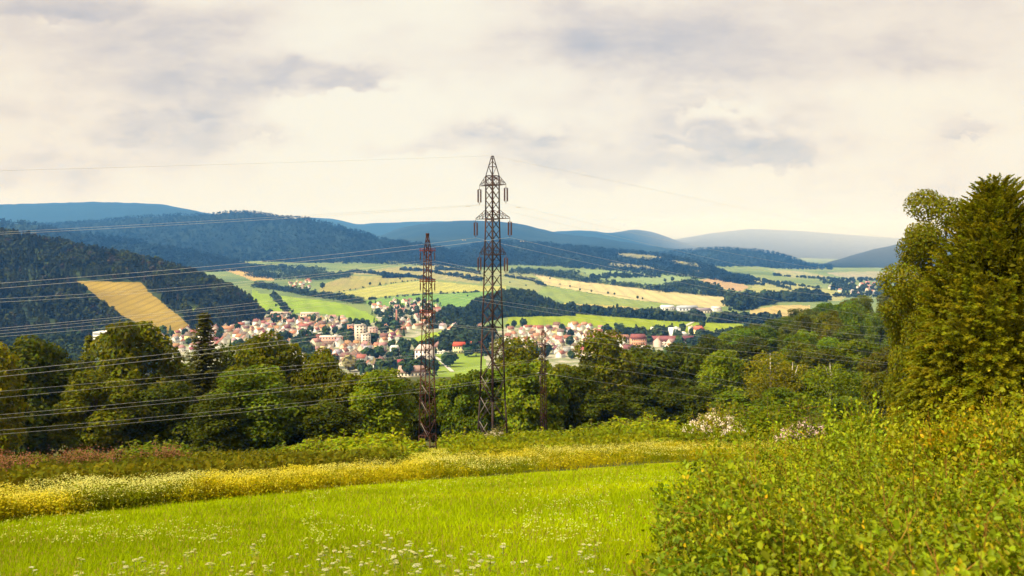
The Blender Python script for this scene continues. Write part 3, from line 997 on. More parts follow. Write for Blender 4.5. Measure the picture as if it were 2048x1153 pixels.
# the wood at the foot of that hill, behind the tree row
n = 1500
px = rng.uniform(-300, 320, n)
d = rng.uniform(800, 1230, n)
z = zg(px, d)
py = HY - F * z / d
m = ~inpoly(px, py - 8, GOLD_K) & ((px < 255) | (d < 950)) & ~((px > 160) & (px < 262) & (d > 850) & (d < 1190))
px, d, z = px[m], d[m], z[m]
p = np.stack([(px - CX) / F * d, d, z], 1)
o = scatter('forest', p, rng.uniform(10, 17, len(p)), FPD, wood_colors(px, py[m], (.020, .031, .007), (.038, .054, .009), 40, 5), M_FAR, 1.05)
tag(o, 'broadleaf wood at the foot of the left hill behind the tree row', 'forest', 'stuff')

p, px, py = on_hill(h_knoll, 1300, lambda a, b: np.ones(len(a), bool))
o = scatter('forest', p, rng.uniform(10, 15, len(p)), FPD[:2] + FPC[:1], wood_colors(px, py, (.017, .028, .007), (.034, .048, .009), 40, 6), M_FAR)
tag(o, 'wood covering the low knoll behind the tall pylon', 'forest', 'stuff')

def keep_clear(px, py):
    m = np.ones(len(px), bool)
    for c in CLEAR + MIDCL:
        m &= ~inpoly(px, py - 2, c)
    return m


for h, n, lab in ((h_mid, 9000, 'woods of the dark blue ridge on the left skyline'), (h_front, 5200, 'woods of the blue green foothill right of the tall pylon'),
                  (h_spur, 4200, 'woods of the lower blue spur at the far left'), (h_small, 2400, 'woods of the dark ridge end on the right')):
    p, px, py = on_hill(h, n, keep_clear)
    u = rng.random(len(p)) < .6
    hh = rng.uniform(14, 24, len(p))
    cols = wood_colors(px, py, (.007, .016, .013), (.017, .028, .017), 45, 9)
    o = scatter('forest', p, hh, LPC + LPD, cols, M_FAR, 1.25)
    tag(o, lab, 'forest', 'stuff')


# --- belts and groves standing on the valley floor
def belt(line, h, width, n, label, cone=.25, color=((.018, .031, .015), (.033, .05, .019)), name='tree_belt', dj=None, jx=2.0):
    """line: points of the belt's foot in the picture; width: depth in metres"""
    ln = np.array(line, float)
    t = rng.uniform(0, len(ln) - 1.001, n)
    i = t.astype(int)
    q = ln[i] + (ln[i + 1] - ln[i]) * (t - i)[:, None]
    dl = np.array([hit(a, b) for a, b in ln])
    d = dl[i] + (dl[i + 1] - dl[i]) * (t - i) + rng.uniform(-.5, .5, n) * width
    px = q[:, 0] + rng.uniform(-jx, jx, n)
    z = zg(px, d)
    p = np.stack([(px - CX) / F * d, d, z - .3], 1)
    cols = wood_colors(px, q[:, 1], color[0], color[1], 18, 4)
    hs = rng.uniform(.6, 1.15, n) * h * (.7 + .6 * fbm(px / 6, px * 0, 2, n))
    # bushes fill the gaps at the foot
    k2 = rng.integers(0, n, n)
    p2 = p[k2] + np.stack([rng.normal(0, .5 * h, n), rng.normal(0, .3 * h, n), np.zeros(n) - .2], 1)
    p, hs, cols = np.concatenate([p, p2]), np.concatenate([hs, rng.uniform(.25, .55, n) * h]), np.concatenate([cols, cols[k2] * 1.1])
    o = scatter(name, p, hs, (FPD + FPC[:1]) if n < 260 else (LPD * 2 + LPC[:1]), cols, M_FAR, 1.2)
    return tag(o, label, 'trees', 'stuff')


belt([(1095, 552), (1180, 566), (1300, 580), (1400, 590), (1455, 594), (1520, 602)], 17, 60, 420, 'long dark tree belt above the tan hay field')
belt([(1330, 583), (1385, 574), (1440, 590)], 22, 160, 260, 'dark triangular grove at the middle of the long belt')
belt([(1135, 626), (1240, 634), (1320, 640), (1405, 645)], 17, 30, 220, 'tall tree belt behind the lime green meadow')
belt([(1425, 645), (1490, 646), (1560, 646)], 16, 40, 130, 'tree belt right of the meadow lane')
belt([(1455, 612), (1520, 604), (1600, 598), (1650, 600)], 20, 160, 240, 'dark grove before the long pale fields')
belt([(1475, 622), (1515, 612), (1535, 606)], 22, 60, 90, 'round grove beside the small tan field')
belt([(1525, 594), (1600, 604), (1660, 601)], 12, 60, 120, 'bushy belt across the long pale fields')
belt([(1500, 560), (1560, 568), (1640, 578)], 10, 30, 90, 'thin hedge across the far fields')
belt([(1180, 556), (1250, 553), (1320, 553)], 14, 200, 120, 'small wood at the edge of the bluish green field')
belt([(490, 548), (560, 556), (640, 556), (700, 552)], 16, 260, 500, 'dark valley wood around the first village')
belt([(480, 535), (560, 541), (650, 546)], 17, 400, 420, 'wood at the foot of the dark blue ridge')
belt([(505, 574), (560, 581), (610, 590), (680, 600), (725, 608)], 15, 90, 380, 'dark belt between the left meadow and the yellow field')
belt([(545, 592), (558, 606), (572, 628)], 12, 14, 70, 'strip of trees running down the left meadow')
belt([(700, 546), (760, 551), (790, 553)], 12, 60, 100, 'dark belt above the brown tinged field')
belt([(768, 557), (820, 555), (862, 562)], 12, 40, 110, 'belt of pale green trees behind the yellow field')
belt([(800, 541), (860, 545), (930, 558), (962, 563)], 13, 50, 140, 'long slanting belt left of the tall pylon')
belt([(870, 540), (920, 541), (962, 550)], 13, 60, 110, 'upper slanting belt under the blue ridge')
belt([(1010, 553), (1060, 561), (1092, 574)], 10, 40, 90, 'hedge right of the tall pylon')
belt([(1020, 546), (1060, 546), (1110, 552), (1160, 552)], 16, 300, 260, 'dark wood foot below the foothill')
belt([(865, 648), (900, 628), (935, 640)], 14, 90, 120, 'dark grove above the old town')
belt([(885, 694), (930, 690), (975, 700)], 14, 150, 140, 'green grove between the knoll and the red roofed school')
belt([(905, 668), (940, 672), (985, 676)], 12, 120, 120, 'trees at the foot of the knoll')
belt([(735, 602), (790, 596), (840, 591), (900, 588), (960, 585)], 7, 12, 55, 'broken hedge between the yellow and the green field')
belt([(660, 589), (720, 578), (800, 565.5), (835, 562)], 5, 8, 22, 'line of small bushes dividing the yellow fields')
belt([(1210, 667), (1260, 671), (1320, 672), (1345, 670)], 11, 60, 90, 'trees between the meadow and the long red roofs')
belt([(1660, 572), (1720, 584), (1780, 580), (1840, 575)], 14, 700, 200, 'hazy trees around the far village')
belt([(380, 640), (440, 632), (500, 630), (545, 628)], 10, 40, 110, 'tree line at the foot of the left hill above the terraces')
belt([(1400, 545), (1450, 560), (1530, 572)], 12, 80, 90, 'belt descending from the dark ridge end')

belt([(1375, 697), (1430, 688), (1480, 676), (1520, 668)], 13, 160, 150, 'wooded slope at the right end of the town')
belt([(1545, 552), (1600, 556), (1680, 560)], 11, 60, 60, 'thin tree line on the pale far meadow')
belt([(1640, 566), (1700, 563), (1790, 562)], 12, 300, 110, 'hazy tree line at the end of the valley')
belt([(1560, 588), (1640, 592), (1720, 596)], 10, 60, 60, 'bush line below the far village')
belt([(1470, 556), (1530, 566), (1580, 580)], 11, 50, 60, 'hedge slanting over the long pale fields')

# single trees out on the fields
FP = [(mk_mesh('field_tree_crown', v, [q], M_FAR, t)) for v, q, t in [far_proto('round', 160, 31), far_proto('round', 160, 32), far_proto('cone', 140, 33)]]
_m = MB()
_m.tube([(0, 0, -.1), (0, 0, .25), (0, 0, .6)], [.03, .022, .01], 5)
FTRUNK = _m.mesh('field_tree_trunk', M_BARK)


def field_tree(px, py, h, label, k=0, cat='tree', group=None, color=(.03, .05, .018), name='field_tree', w=1.1):
    d = hit(px, py)
    e = empty(name, ((px - CX) / F * d, d, float(zg(px, d)) - .1), random.uniform(0, 6))
    e.scale = (h * w, h * w, h)
    obj('crown', FP[k], e, color=color)
    obj('trunk', FTRUNK, e)
    return tag(e, label, cat, None, group)


for px, py, h, lab in [(1160, 582, 6, 'first of a pair of bushes on the edge of the tan hay field'), (1183, 584.5, 6, 'second of the pair of bushes on the edge of the hay field'),
                       (1216, 589, 6.5, 'round bush left of a twin on the hay field edge'), (1229, 590.5, 6, 'round bush right of its twin on the hay field edge'),
                       (1275, 598, 7, 'dark bush near the low end of the mid green pasture'), (1285, 599.5, 5, 'smaller dark bush near the low end of the pasture'),
                       (1345, 563, 14, 'dark tree alone on the bluish green field'), (1330, 565, 12, 'left tree of the two on the bluish green field'),
                       (645, 578, 16, 'round tree beside the first village on the upper field'), (740, 571, 9, 'dark bush between the two yellow fields'),
                       (800, 560, 7, 'small tree on the field line left of the rusty pylon'), (760, 569, 6, 'low bush right of the dark bush between the yellow fields'),
                       (1028, 655, 11, 'left one of two round trees on the lime meadow'), (1047, 656, 14, 'taller one of two round trees on the lime meadow'),
                       (1405, 657, 11, 'tree beside the red roofed tower house on the meadow'), (935, 594, 5, 'small bush on the smooth green field'),
                       (1100, 559, 6, 'bush on the pale striped slope'), (1020, 567, 5, 'low bush on the striped slope'), (1052, 573, 5, 'bush lower on the striped slope'),
                       (1120, 571, 5, 'bush at the top end of the hay field'), (1140, 575, 6, 'bush beside the top end of the hay field')]:
    field_tree(px, py, h, lab, random.choice((0, 1)), 'tree', 'single trees on the fields')

# ------------------------------------------------------------------ pylons
def lattice(m, sects, w, wb, pitch, rz=0.0, diag=True, xx=False):
    """four legged lattice mast: sects = [(z, half width)], square plan"""
    zs = [a for a, _ in sects]
    hs = [b for _, b in sects]

    def corner(z, i):
        h = np.interp(z, zs, hs)
        return Vector((h * (1, 1, -1, -1)[i], h * (1, -1, -1, 1)[i], z))
    for i in range(4):
        for a in range(len(zs) - 1):
            m.bar(corner(zs[a], i), corner(zs[a + 1], i), w)
    z = zs[0]
    k = 0
    while z < zs[-1] - .2:
        z2 = min(zs[-1], z + max(.5, np.interp(z, zs, hs) * pitch))
        for i in range(4):
            j = (i + 1) % 4
            if xx:
                m.bar(corner(z, i), corner(z2, j), wb)
                m.bar(corner(z, j), corner(z2, i), wb)
            elif (k + i) % 2:
                m.bar(corner(z, i), corner(z2, j), wb)
            else:
                m.bar(corner(z, j), corner(z2, i), wb)
        z = z2
        k += 1
    return corner


def ring(m, corner, z, w):
    for i in range(4):
        m.bar(corner(z, i), corner(z, (i + 1) % 4), w)


def insulator(h, r=.13, gap=.28, n=2, ax=Vector((1, 0, 0))):
    """a pair of porcelain strings with end yokes, hanging down from the origin"""
    m = MB()
    offs = [-gap, gap] if n == 2 else [0]
    m.tube([(0, 0, 0), (0, 0, -.18 * h)], [.035, .035], 5)
    m.tube([(0, 0, -.9 * h), (0, 0, -h)], [.035, .035], 5)
    for o in offs:
        p = ax * o
        pts, rad = [], []
        z0, z1 = -.16 * h, -.9 * h
        nd_ = 13
        for i in range(nd_):
            a = z0 + (z1 - z0) * i / nd_
            b = z0 + (z1 - z0) * (i + .5) / nd_
            pts += [(p.x, p.y, a), (p.x, p.y, b)]
            rad += [r * 1.1, r * .6]
        m.tube(pts, rad, 7)
    if n == 2:
        for z in (-.15 * h, -.9 * h):
            m.bar(ax * -gap + Vector((0, 0, z)), ax * gap + Vector((0, 0, z)), .07)
    return m


ATT = {}        # wire attachment points in the world

# the tall dark pylon
BD = 127.0
BX = (985 - CX) / F * BD
BZ = float(zg(985, BD)) - .3
BROT = math.radians(-42)
bp = empty('electricity_pylon', (BX, BD, BZ), BROT)
tag(bp, 'tall dark lattice pylon with three pairs of arms and hanging insulators', 'pylon')


def zat(py, d=BD, base=None):
    return (HY - py) / F * d - (BZ if base is None else base)


B_SECT = [(0, 1.55), (zat(800), 1.28), (zat(655), 1.03), (zat(560), .86), (zat(436), .69), (zat(352), .67)]
m = MB()
cnr = lattice(m, B_SECT[:3], .24, .12, 2.3)
ring(m, cnr, zat(800), .1)
ring(m, cnr, zat(655), .15)
obj('base_section', m.mesh('base_section', M_DARK), bp)
m = MB()
cnr2 = lattice(m, B_SECT[2:], .21, .105, 2.0, xx=True)
for py in (502, 511, 430, 440, 352, 370):
    ring(m, cnr2, zat(py), .11)
obj('tower_body', m.mesh('tower_body', M_DARK), bp)
m = MB()
ztop = zat(312)
pc = lattice(m, [(zat(352), .67), (ztop, .09)], .12, .07, 2.0)
ring(m, pc, zat(334), .08)
obj('peak', m.mesh('peak', M_DARK), bp)
for za, zb in ((1.2, 4.2), (4.6, 7.6), (7.9, 10.6)):
    for i, j, f0, f1, off in ((2, 1, .1, .8, (-.07, -.07, 0)), (3, 2, .3, .85, (-.1, 0, 0))):
        m = MB()
        a, b = cnr(zb, i), cnr(za, j)
        m.bar(a.lerp(b, f0) + Vector(off), a.lerp(b, f1) + Vector(off), .09)
        obj('brace', m.mesh('brace', M_GALV), bp)['label'] = 'pale new diagonal brace'
for nm, py, pyt, half, ztip in (('upper', 371, 352, 2.6, 0), ('middle', 438, 420, 3.35, 0), ('lower', 509, 490, 2.6, 0)):
    z, zt = zat(py), zat(pyt)
    h = float(np.interp(z, [a for a, _ in B_SECT], [b for _, b in B_SECT]))
    ht = float(np.interp(zt, [a for a, _ in B_SECT], [b for _, b in B_SECT]))
    m = MB()
    for s in (-1, 1):
        tip = Vector((s * half, 0, z))
        for y in (-1, 1):
            m.bar((s * h, y * h, z), tip, .12)
            m.bar((s * ht, y * ht, zt), tip + Vector((0, 0, .1)), .08)
            for f in (.3, .62):
                a = Vector((s * h, y * h, z)).lerp(tip, f)
                b = Vector((s * ht, y * ht, zt)).lerp(tip, f)
                m.bar(a, b, .055)
                m.bar(a, Vector((s * h, -y * h, z)).lerp(tip, f), .055)
                m.bar(a, Vector((s * ht, y * ht, zt)).lerp(tip, f - .3), .055)
    for y in (-1, 1):
        m.bar((-h, y * h, z), (h, y * h, z), .13)
    m.bar((-half, 0, z), (half, 0, z), .10)
    arm = obj('crossarm', m.mesh('crossarm', M_DARK), bp)
    for s in (-1, 1):
        io = obj('insulator', None if False else insulator(2.6, .14, .19, 2, Vector((math.cos(-BROT), math.sin(-BROT), 0))).mesh('insulator', M_INS), arm, (s * half, 0, z - .1))
        c, sn = math.cos(BROT), math.sin(BROT)
        ATT['tall', nm, s] = Vector((BX + s * half * c, BD + s * half * sn, BZ + z - 2.7))
ATT['tall', 'earth', 0] = Vector((BX, BD, BZ + ztop))

# the rusty pylon
RD = 101.0
RX = (855 - CX) / F * RD
RZ = float(zg(855, RD)) - .3
RROT = math.radians(-24)
rp = empty('electricity_pylon', (RX, RD, RZ), RROT)
tag(rp, 'slimmer rust red lattice pylon at the edge of the flower strip', 'pylon')
rz_ = lambda py: zat(py, RD, RZ)
m = MB()
R_SECT = [(0, .74), (rz_(870), .70), (rz_(740), .55), (rz_(627), .42), (rz_(500), .28), (rz_(470), .08)]
R_SECT = [(z, h * 1.0) for z, h in R_SECT]
rc = lattice(m, R_SECT[:3], .125, .07, 1.9)
for py in (738, 870):
    ring(m, rc, rz_(py), .09)
obj('base_section', m.mesh('base_section', M_RUST), rp)
m = MB()
rc2 = lattice(m, R_SECT[2:5], .115, .065, 1.9, xx=False)
obj('tower_body', m.mesh('tower_body', M_RUST), rp)
m = MB()
lattice(m, R_SECT[4:], .10, .055, 2.6)
m.box((0, 0, rz_(469)), (.3, .3, .25))
obj('peak', m.mesh('peak', M_RUST), rp)
for za, zb in ((2.0, 4.2), (4.6, 6.6), (6.9, 8.4)):
    for z0, z1, i, j, f1, off in ((za, zb, 1, 2, .8, (0, -.09, 0)), (zb, za, 2, 3, .7, (-.09, 0, 0))):
        m = MB()
        a, b = rc(z0, i), rc(z1, j)
        m.bar(a + Vector(off), a.lerp(b, f1) + Vector(off), .065)
        obj('brace', m.mesh('brace', M_GALV), rp)['label'] = 'pale new diagonal brace'
m = MB()
a = rc(1.1, 2)
m.box(((a.x + rc(1.1, 1).x) / 2, a.y - .1, 1.2), (.34, .03, .5))
obj('warning_plate', m.mesh('warning_plate', rough_material('faded_plate', (.5, .4, .28), (.4, .3, .2), 3, .6)), rp)
for nm, py in (('upper', 502), ('middle', 563), ('lower', 626)):
    z = rz_(py)
    h = float(np.interp(z, [a for a, _ in R_SECT], [b for _, b in R_SECT]))
    m = MB()
    half = .98
    for y in (-1, 1):
        m.bar((-half, y * .14, z), (half, y * .14, z), .13)
        m.bar((-half, y * .14, z + .22), (half, y * .14, z + .22), .09)
    for k in range(-3, 4):
        m.bar((k * half / 3.2, -.14, z), (k * half / 3.2, .14, z + .2), .06)
    for s in (-1, 1):
        m.bar((s * h, 0, z - .55), (s * half * .7, 0, z - .02), .07)
    arm = obj('crossarm', m.mesh('crossarm', M_RED), rp)
    for s in (-1, 1):
        L_ = 1.1
        obj('insulator', insulator(L_, .085, .1, 1).mesh('insulator', M_INS), arm, (s * half * .95, 0, z - .05))
        c, sn = math.cos(RROT), math.sin(RROT)
        ATT['rusty', nm, s] = Vector((RX + s * half * c, RD + s * half * sn, RZ + z - L_ - .05))

# the small lattice pole
PD = 132.0
PX = (1087 - CX) / F * PD
PZ = float(zg(1087, PD)) - .3
pp = empty('lattice_pole', (PX, PD, PZ), math.radians(-30))
tag(pp, 'short rusty lattice pole with short arms in front of the olive trees', 'power pole')
pz = lambda py: zat(py, PD, PZ)
m = MB()
ptop = pz(661)
pcor = lattice(m, [(0, .36), (ptop - .6, .24), (ptop, .1)], .11, .06, 2.0)
obj('mast', m.mesh('mast', M_RUST), pp)
for nm, py in (('upper', 690), ('middle', 720), ('lower', 748)):
    z = pz(py)
    m = MB()
    m.bar((-.75, 0, z), (.75, 0, z), .12)
    m.bar((-.75, .12, z - .1), (.75, .12, z - .1), .08)
    arm = obj('crossarm', m.mesh('crossarm', M_RUST), pp)
    for s in (-1, 1):
        mi = MB()
        mi.tube([(s * .72, 0, z), (s * .72, -.1, z + .1), (s * .72, -.35, z + .12), (s * .72, -.6, z + .1)], [.04, .09, .09, .03], 6)
        obj('insulator', mi.mesh('insulator', rough_material('pale_porcelain', (.6, .56, .5), (.5, .45, .4), 4, .3, spec=.5)), arm)
        c, sn = math.cos(-.52), math.sin(-.52)
        ATT['pole', nm, s] = Vector((PX + s * .72 * c, PD + s * .72 * sn, PZ + z + .05))
m = MB()
m.tube([(-.42, -.2, pz(768)), (-.42, -.2, pz(752))], [.13, .13], 8)
obj('cable_box', m.mesh('cable_box', M_GALV), pp)


# ------------------------------------------------------------------ overhead wires
def wire(label, A, direc, pxy, r, L=240.0, spacers=(), group='overhead power wires'):
    """parabolic cable leaving A along the level direction; pxy = two picture points it passes through"""
    ux, uy = Vector(direc).normalized()
    r *= .64
    ts, zs = [], []
    for px, py in pxy:
        k = (px - CX) / F
        t = (k * A.y - A.x) / (ux - k * uy)
        d = A.y + t * uy
        ts.append(t)
        zs.append((HY - py) / F * d - A.z)
    (t1, t2), (z1, z2) = ts, zs
    a = (z1 / t1 - z2 / t2) / (t1 - t2)
    b = z1 / t1 - a * t1
    a = max(a, .00002)
    m = MB()
    n = 40
    pts = []
    for i in range(n + 1):
        t = L * i / n
        pts.append((A.x + ux * t, A.y + uy * t, A.z + a * t * t + b * t))
    m.tube(pts, r, 6)
    for t in spacers:
        p = Vector((A.x + ux * t, A.y + uy * t, A.z + a * t * t + b * t))
        q = Vector((ux, uy, 0))
        m.tube([p - q * .35 + Vector((0, 0, -.12)), p - q * .2 + Vector((0, 0, -.14))], [.07, .07], 5)
        m.tube([p + q * .2 + Vector((0, 0, -.14)), p + q * .35 + Vector((0, 0, -.12))], [.07, .07], 5)
        m.bar(p - q * .3 + Vector((0, 0, -.12)), p + q * .3 + Vector((0, 0, -.12)), .03)
    o = obj('power_wire', m.mesh('power_wire', M_WIRE))
    tag(o, label, 'wire', None, group)


LB = (-math.sin(math.radians(45)), -math.cos(math.radians(45)))
LB2 = (-.64, -.77)
RB = (.70, .71)
T = lambda a, b, s: ATT[a, b, s]
wire('thin earth wire from the tall pylon tip to the left across the sky', T('tall', 'earth', 0), LB2, [(0, 342), (560, 326)], 0.014)
wire('upper of the paired wires from the top arm of the tall pylon to the left', T('tall', 'upper', -1), LB2, [(0, 465), (560, 434)], 0.016, spacers=(2.5,))
wire('lower of the paired wires from the top arm of the tall pylon to the left', T('tall', 'upper', 1), LB2, [(0, 469), (560, 438)], 0.016)
wire('upper wire from the middle arm of the tall pylon to the left', T('tall', 'middle', -1), LB2, [(0, 567), (560, 520)], 0.022, spacers=(2.5,))
wire('lower wire from the middle arm of the tall pylon to the left', T('tall', 'middle', 1), LB2, [(0, 577), (560, 528)], 0.022)
wire('wire from the left end of the lowest arm of the tall pylon to the left', T('tall', 'lower', -1), LB2, [(0, 657), (560, 600)], 0.019)
wire('wire from the right end of the lowest arm of the tall pylon to the left', T('tall', 'lower', 1), LB2, [(0, 662), (560, 605)], 0.014)
LR = (-.72, -.69)
wire('upper wire from the top arm of the rusty pylon to the left', T('rusty', 'upper', -1), LR, [(0, 598), (560, 557)], 0.014)
wire('lower wire from the top arm of the rusty pylon to the left', T('rusty', 'upper', 1), LR, [(0, 605), (560, 562)], 0.014)
wire('upper wire from the middle arm of the rusty pylon to the left', T('rusty', 'middle', -1), LR, [(0, 668), (560, 614)], 0.014)
wire('lower wire from the middle arm of the rusty pylon to the left', T('rusty', 'middle', 1), LR, [(0, 674), (560, 622)], 0.013)
wire('upper wire from the lowest arm of the rusty pylon across the left trees', T('rusty', 'lower', -1), LR, [(0, 743), (560, 682)], 0.016)
wire('lower wire from the lowest arm of the rusty pylon across the left trees', T('rusty', 'lower', 1), LR, [(0, 754), (560, 690)], 0.016)
LP_ = (-.80, -.60)
for nm, ys in (('upper', ((792, 737), (799, 743))), ('middle', ((830, 777), (838, 784))), ('lower', ((861, 810), (869, 817)))):
    for s, (y0, y1) in zip((-1, 1), ys):
        wire('%s wire from the %s arm of the small lattice pole to the left' % ('upper' if s < 0 else 'lower', nm), T('pole', nm, s), LP_, [(0, y0), (560, y1)], 0.013)
wire('thin earth wire from the tall pylon tip to the right across the sky', T('tall', 'earth', 0), RB, [(1350, 391), (1650, 460)], 0.016, 420)
wire('left wire from the top arm of the tall pylon to the right', T('tall', 'upper', -1), RB, [(1250, 478), (1500, 535)], 0.016, 420)
wire('right wire from the top arm of the tall pylon to the right', T('tall', 'upper', 1), RB, [(1250, 463), (1500, 514)], 0.016, 420, spacers=(2.5,))
wire('left wire from the middle arm of the tall pylon to the right', T('tall', 'middle', -1), RB, [(1250, 542), (1500, 592)], 0.020, 420)
wire('right wire from the middle arm of the tall pylon to the right', T('tall', 'middle', 1), RB, [(1250, 527), (1500, 572)], 0.020, 420, spacers=(2.5,))
wire('left wire from the lowest arm of the tall pylon to the right', T('tall', 'lower', -1), RB, [(1250, 606), (1700, 668)], 0.019, 420)
wire('right wire from the lowest arm of the tall pylon to the right', T('tall', 'lower', 1), RB, [(1250, 594), (1700, 652)], 0.019, 420)
RR = (.74, .67)
for nm, s, y1, y2, lab in (('upper', 1, 602, 668, 'right'), ('upper', -1, 612, 680, 'left'), ('middle', 1, 646, 700, 'right'), ('middle', -1, 658, 716, 'left'), ('lower', 1, 692, 748, 'right'), ('lower', -1, 702, 760, 'left')):
    wire('%s wire from the %s arm of the rusty pylon to the right' % (lab, nm), T('rusty', nm, s), RR, [(1300, y1), (1700, y2)], 0.014, 300)
RP = (.88, .47)
for nm, y1, y2 in (('upper', 722, 770), ('middle', 744, 790), ('lower', 772, 806)):
    wire('wire from the right end of the %s arm of the small lattice pole' % nm, T('pole', nm, 1), RP, [(1250, y1), (1500, y2)], 0.012, 300)

# ------------------------------------------------------------------ the town
WALLS = {'white': (.78, .74, .68), 'cream': (.74, .65, .48), 'pale pink': (.72, .54, .47), 'yellow': (.72, .60, .28), 'peach': (.72, .50, .34), 'grey': (.48, .46, .43)}
ROOFS = {'orange': (.38, .17, .095), 'red': (.28, .10, .075), 'pink red': (.34, .18, .15), 'brown': (.18, .105, .085), 'grey': (.30, .28, .28), 'maroon': (.20, .07, .08)}


def house_meshes(w, l, h, rh, hip=0.0):
    """walls with gables, roof slabs with overhang, chimney; ridge along y"""
    m = MB()
    x, y = w / 2, l / 2
    V = [(-x, -y, -1.5), (x, -y, -1.5), (x, y, -1.5), (-x, y, -1.5), (-x, -y, h), (x, -y, h), (x, y, h), (-x, y, h), (0, -y + hip, h + rh), (0, y - hip, h + rh)]
    Q = [(0, 1, 5, 4), (1, 2, 6, 5), (2, 3, 7, 6), (3, 0, 4, 7)]
    T_ = [] if hip else [(4, 5, 8), (6, 7, 9)]
    wall = mk_mesh('wall', V, [np.array(Q), np.array(T_).reshape(-1, 3)], M_PLASTER)
    o, t = .5, .22
    k = rh / x
    e = h - o * k
    yy = y + (.4 if not hip else .5)
    rv, rq = [], []
    yr = y + .4 if not hip else y - hip

    def slab(pts):
        n = len(rv)
        a, b, c = (Vector(pts[i]) for i in range(3))
        nn = (b - a).cross(c - a).normalized()
        for p in pts:
            rv.append(tuple(Vector(p) + nn * t))
        for p in pts:
            rv.append(tuple(Vector(p) + nn * .03))
        N = len(pts)
        if N == 4:
            rq.append((n, n + 1, n + 2, n + 3))
            rq.append((n + 7, n + 6, n + 5, n + 4))
        else:
            rq.append((n, n + 1, n + 2, n + 2))
            rq.append((n + 5, n + 4, n + 3, n + 3))
        for i in range(N):
            j = (i + 1) % N
            rq.append((n + i, n + N + i, n + N + j, n + j))
    slab([(x + o, -yy, e), (x + o, yy, e), (0, yr, h + rh), (0, -yr, h + rh)])
    slab([(-x - o, yy, e), (-x - o, -yy, e), (0, -yr, h + rh), (0, yr, h + rh)])
    Q4 = [q for q in rq if q[2] != q[3]]
    if hip:
        slab3 = len(rv)
        for s in (-1, 1):
            n = len(rv)
            pts = [(-x - o, s * yy, e), (x + o, s * yy, e), (0, s * yr, h + rh)]
            if s > 0:
                pts = pts[::-1]
            for p in pts:
                rv.append((p[0], p[1], p[2] + .15))
            rq.append((n, n + 1, n + 2))
        T3 = [q for q in rq if len(q) == 3]
        roof = mk_mesh('roof', rv, [np.array(Q4), np.array(T3)], M_ROOF)
    else:
        roof = mk_mesh('roof', rv, [np.array(Q4)], M_ROOF)
    c = MB()
    c.box((x * .35, y * .3, h + rh * .85), (.7, .7, rh * .9 + .8))
    chim = c.mesh('chimney', M_PLASTER)
    wins = []
    rows = 1 if h < 4 else 2
    for r in range(rows):
        z = 1.5 + 2.7 * r
        for sx in (-1, 1):
            for i in range(3):
                wins.append(((sx * (x + .02), -y + l * (i + .5) / 3, z), (.08, 1.2, 1.4)))
    for sy in (-1, 1):
        for i in range(2):
            wins.append(((-x + w * (i + .5) / 2, sy * (y + .02), 1.5), (1.2, .08, 1.4)))
        wins.append(((0, sy * (y + .02), h + rh * .25), (1.3, .08, 1.3)))
    return wall, roof, chim, wins


HT = [('small', house_meshes(8.5, 10.5, 4.6, 4.2)), ('', house_meshes(9.5, 12, 5.8, 4.6)), ('', house_meshes(9, 10, 6.2, 3.6, 3.2)), ('long', house_meshes(9, 19, 5.4, 4.0)), ('tall', house_meshes(10, 12, 8.4, 4.4))]
WINBOX = {}


def winmesh(size):
    k = tuple(round(v, 2) for v in size)
    if k not in WINBOX:
        m = MB()
        m.box((0, 0, 0), k)
        WINBOX[k] = m.mesh('window', M_WINDOW)
    return WINBOX[k]


HOUSES = []          # (px, py, empty, description)


def make_house(px, py, ti, wall, roof, rz, scale=1.0, windows=0, name='house', d=None, chimney=True):
    d = d or hit(px, py)
    x = (px - CX) / F * d
    e = empty(name, (x, d, float(zg(px, d))), rz)
    e.scale = (scale,) * 3
    size, (mw, mr, mc, wins) = HT[ti]
    obj('wall', mw, e, color=WALLS[wall])
    ro = obj('roof', mr, e, color=tuple(v * random.uniform(.85, 1.15) for v in ROOFS[roof]))
    if chimney:
        obj('chimney', mc, ro, color=(.35, .2, .15))
    if windows:
        # the sides that face the meadow
        c, s = math.cos(rz), math.sin(rz)
        vis = [q for q in wins if (q[0][0] * s * (abs(q[1][0]) < .2) + q[0][1] * c * (abs(q[1][1]) < .2)) < -1]
        for pos, sz in vis[:windows]:
            obj('window', winmesh(sz), e, pos)
    return e


